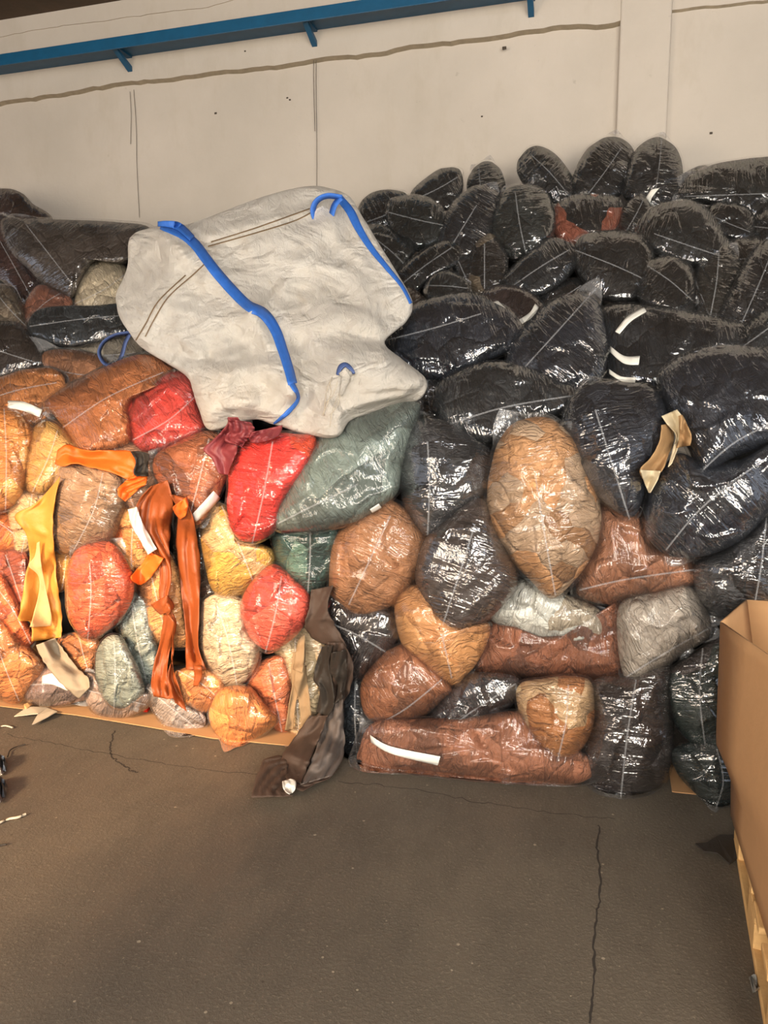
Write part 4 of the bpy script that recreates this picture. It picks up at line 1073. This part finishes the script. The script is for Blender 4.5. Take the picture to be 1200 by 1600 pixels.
for lab, pl in (('crumpled dark foil scrap at the left edge, upper of two', '-10,1190 6,1188 12,1198 4,1212 -10,1208'), ('crumpled dark foil scrap at the left edge, lower of two', '-10,1224 8,1222 12,1236 2,1256 -10,1250')):
    P = np.array(pts(pl)); cc = P.mean(0); V = [on_z(*cc, .03)]; F = []
    O = catmull(P, 18); ring = 0
    for rr_, zz in ((.35, .03), (.7, .02), (1, .006)):
        for i, p in enumerate(O):
            q = cc + (p - cc) * rr_
            V.append(on_z(q[0], q[1], .006) + np.array([0, 0, zz + .018 * math.sin(i * 2.3 + rr_ * 9)]) * (1 if rr_ < 1 else .1) + np.array([0, 0, .004]))
    F = [(0, 1 + i, 1 + (i + 1) % 18) for i in range(18)] + [(1 + k * 18 + i, 1 + k * 18 + (i + 1) % 18, 1 + (k + 1) * 18 + (i + 1) % 18, 1 + (k + 1) * 18 + i)for k in range(2) for i in range(18)]
    tag(mesh_obj('foil_scrap', V, [f[::-1] for f in F], simple('foil', (70, 72, 76), .3, .3, 30, .4, metallic=.6), origin=V[1] * 0 + np.array([V[0][0], V[0][1], 0]), smooth=False), lab, 'scrap')
sheet('flat dark leather scrap on the floor beside the pallet', '1086,1320 1104,1322 1124,1310 1150,1306 1160,1340 1140,1352 1120,1338 1100,1336', 'leather_scrap', BLK, z=.006, th=.006, cat='scrap', curl=.01)
sheet('grey torn film scrap by the near corner of the pallet', '1170,1530 1180,1536 1186,1552 1180,1560 1172,1545', 'film_scrap', simple('grey_film', (120, 118, 112), .3, .3, 30), z=.006, th=.006, cat='scrap', curl=.02)

CRK = simple('crack_dirt', (44, 38, 32), .9)
for i, s in enumerate(('936,1288 934,1330 938,1390 930,1450 928,1520 922,1600', '180,1140 172,1165 178,1185 196,1198 214,1208', '10,1148 90,1162 170,1178 300,1200 430,1212', '530,1222 640,1232 800,1262 960,1280')):
    p = catmull(pts(s), 60, closed=False); p = p + np.stack([(vnoise(np.arange(60) * .9, np.zeros(60), i) - .5) * 5, (vnoise(np.arange(60) * .8, np.ones(60), i + 9) - .5) * 5], -1)
    X = on_z(p[:, 0], p[:, 1], .0006); dx = np.gradient(X, axis=0); nn = np.stack([-dx[:, 1], dx[:, 0], dx[:, 0] * 0], -1); nn /= np.linalg.norm(nn, axis=1)[:, None]
    w = (.0022 + .002 * vnoise(np.arange(60) * .5, np.zeros(60), i + 3))[:, None] * (1 if i < 2 else .5)
    V = np.concatenate([X + nn * w, X - nn * w])
    tag(mesh_obj('floor_crack', V, [(j, j + 1, 61 + j, 60 + j) for j in range(59)], CRK, smooth=False), kind='structure')

# ------------------------------------------------------------------ pallet and octagonal box
WOOD = simple('pallet_wood', (205, 164, 108), .75, .5, 16, .25)
f0, f1 = on_z(1146, 1316, 0), on_z(1186, 1562, 0)
d = (f1 - f0); L0 = np.hypot(d[0], d[1]); d = d / L0; nrm = np.array([-d[1], d[0], 0])
if nrm[0] < 0: nrm = -nrm
pal = empty('pallet', f0, 'wooden pallet under the tall cardboard box', 'pallet')
PW, PL = 0.80, max(L0 + .02, 1.0)
def pbox(name, a0, a1, b0, b1, z0, z1, mat=WOOD, bev=.004):
    V = [f0 + d * a + nrm * b + np.array([0, 0, z]) for z in (z0, z1) for b in (b0, b1) for a in (a0, a1)]
    F = [(0, 2, 3, 1), (4, 5, 7, 6), (0, 1, 5, 4), (2, 6, 7, 3), (0, 4, 6, 2), (1, 3, 7, 5)]
    o = mesh_obj(name, V, F, mat, pal, origin=f0, smooth=False)
    m = o.modifiers.new('bevel', 'BEVEL'); m.width = bev; m.segments = 2
for b in (0, PW / 2 - .05, PW - .10):
    pbox('runner_board', 0, PL, b, b + .10, 0, .022)
    for a in (0, PL / 2 - .07, PL - .145):
        pbox('block', a, a + .145, b, b + .10, .022, .10)
for a in (0, PL / 2 - .07, PL - .145):
    pbox('stringer_board', a, a + .145, 0, PW, .10, .122)
for k in range(6):
    a = k * (PL - .12) / 5
    pbox('deck_board', a, a + .12, 0, PW, .122, .144)
bb = [on_z(1143, 1274, .146), on_z(1200, 1462, .146)]
tt0 = on_z(1127, 972, 0)
dist = np.hypot(*(bb[0] - CAM)[:2])
r0 = rays(1127, 972); bh = CAM[2] + r0[2] * (dist * .985 / np.hypot(r0[0], r0[1]))
T_ = lambda x, y: on_z(x, y, bh)
B_ = lambda x, y: on_z(x, y, .147)
e = (bb[1] - bb[0]); e /= np.linalg.norm(e); en = np.array([-e[1], e[0], 0]); en = en if en[0] > 0 else -en
tl, tb = T_(1127, 972), T_(1166, 937)
tn = T_(1200, 1023); te = (tn - tl); te /= np.linalg.norm(te)
print('box h', bh, 'bottom edge', bb, 'top', tl, tb, tn)
bot = [bb[0], bb[0] + en * .15 - e * .12, bb[0] + en * .7 - e * .12, bb[0] + en * .85, bb[0] + en * .85 + e * .75, bb[0] + en * .70 + e * .9, bb[0] + en * .15 + e * .9, bb[0] + e * .78]
top = [tl, tb, tb + (en * .55), tl + en * .86, tl + en * .86 + te * .75, tl + en * .72 + te * .9, tl + en * .14 + te * .92, tl + te * .78]
def box_wall():
    V, F = [], []
    NZ = 16
    b_, t_ = np.array(bot), np.array(top)
    for i in range(8):
        o = len(V)
        for lvl in range(NZ + 1):
            q = lvl / NZ
            for m in range(5):
                u = m / 4
                pt = (b_[i] * (1 - u) + b_[(i + 1) % 8] * u) * (1 - q) + (t_[i] * (1 - u) + t_[(i + 1) % 8] * u) * q
                w = (1 - u) if i == 0 else (u if i == 7 else 0)
                pt = pt + en * w * np.interp(q, [0, .2, .38, 1], [0, .007, -.034, 0])
                V.append(pt)
        for lvl in range(NZ):
            for m in range(4):
                a = o + lvl * 5 + m
                F.append((a, a + 1, a + 6, a + 5))
    return V, F
V, F = box_wall()
borg = np.array(bot).mean(0)
broot = empty('cardboard_box', borg, 'tall open eight sided cardboard box standing on the pallet', 'box')
o = mesh_obj('side_wall', V, F, CARD, broot, origin=borg, smooth=True, solid=.007)
mesh_obj('bottom_panel', [p + np.array([0, 0, .004]) for p in bot], [tuple(range(8))], CARD, broot, origin=borg, smooth=False, solid=.004)
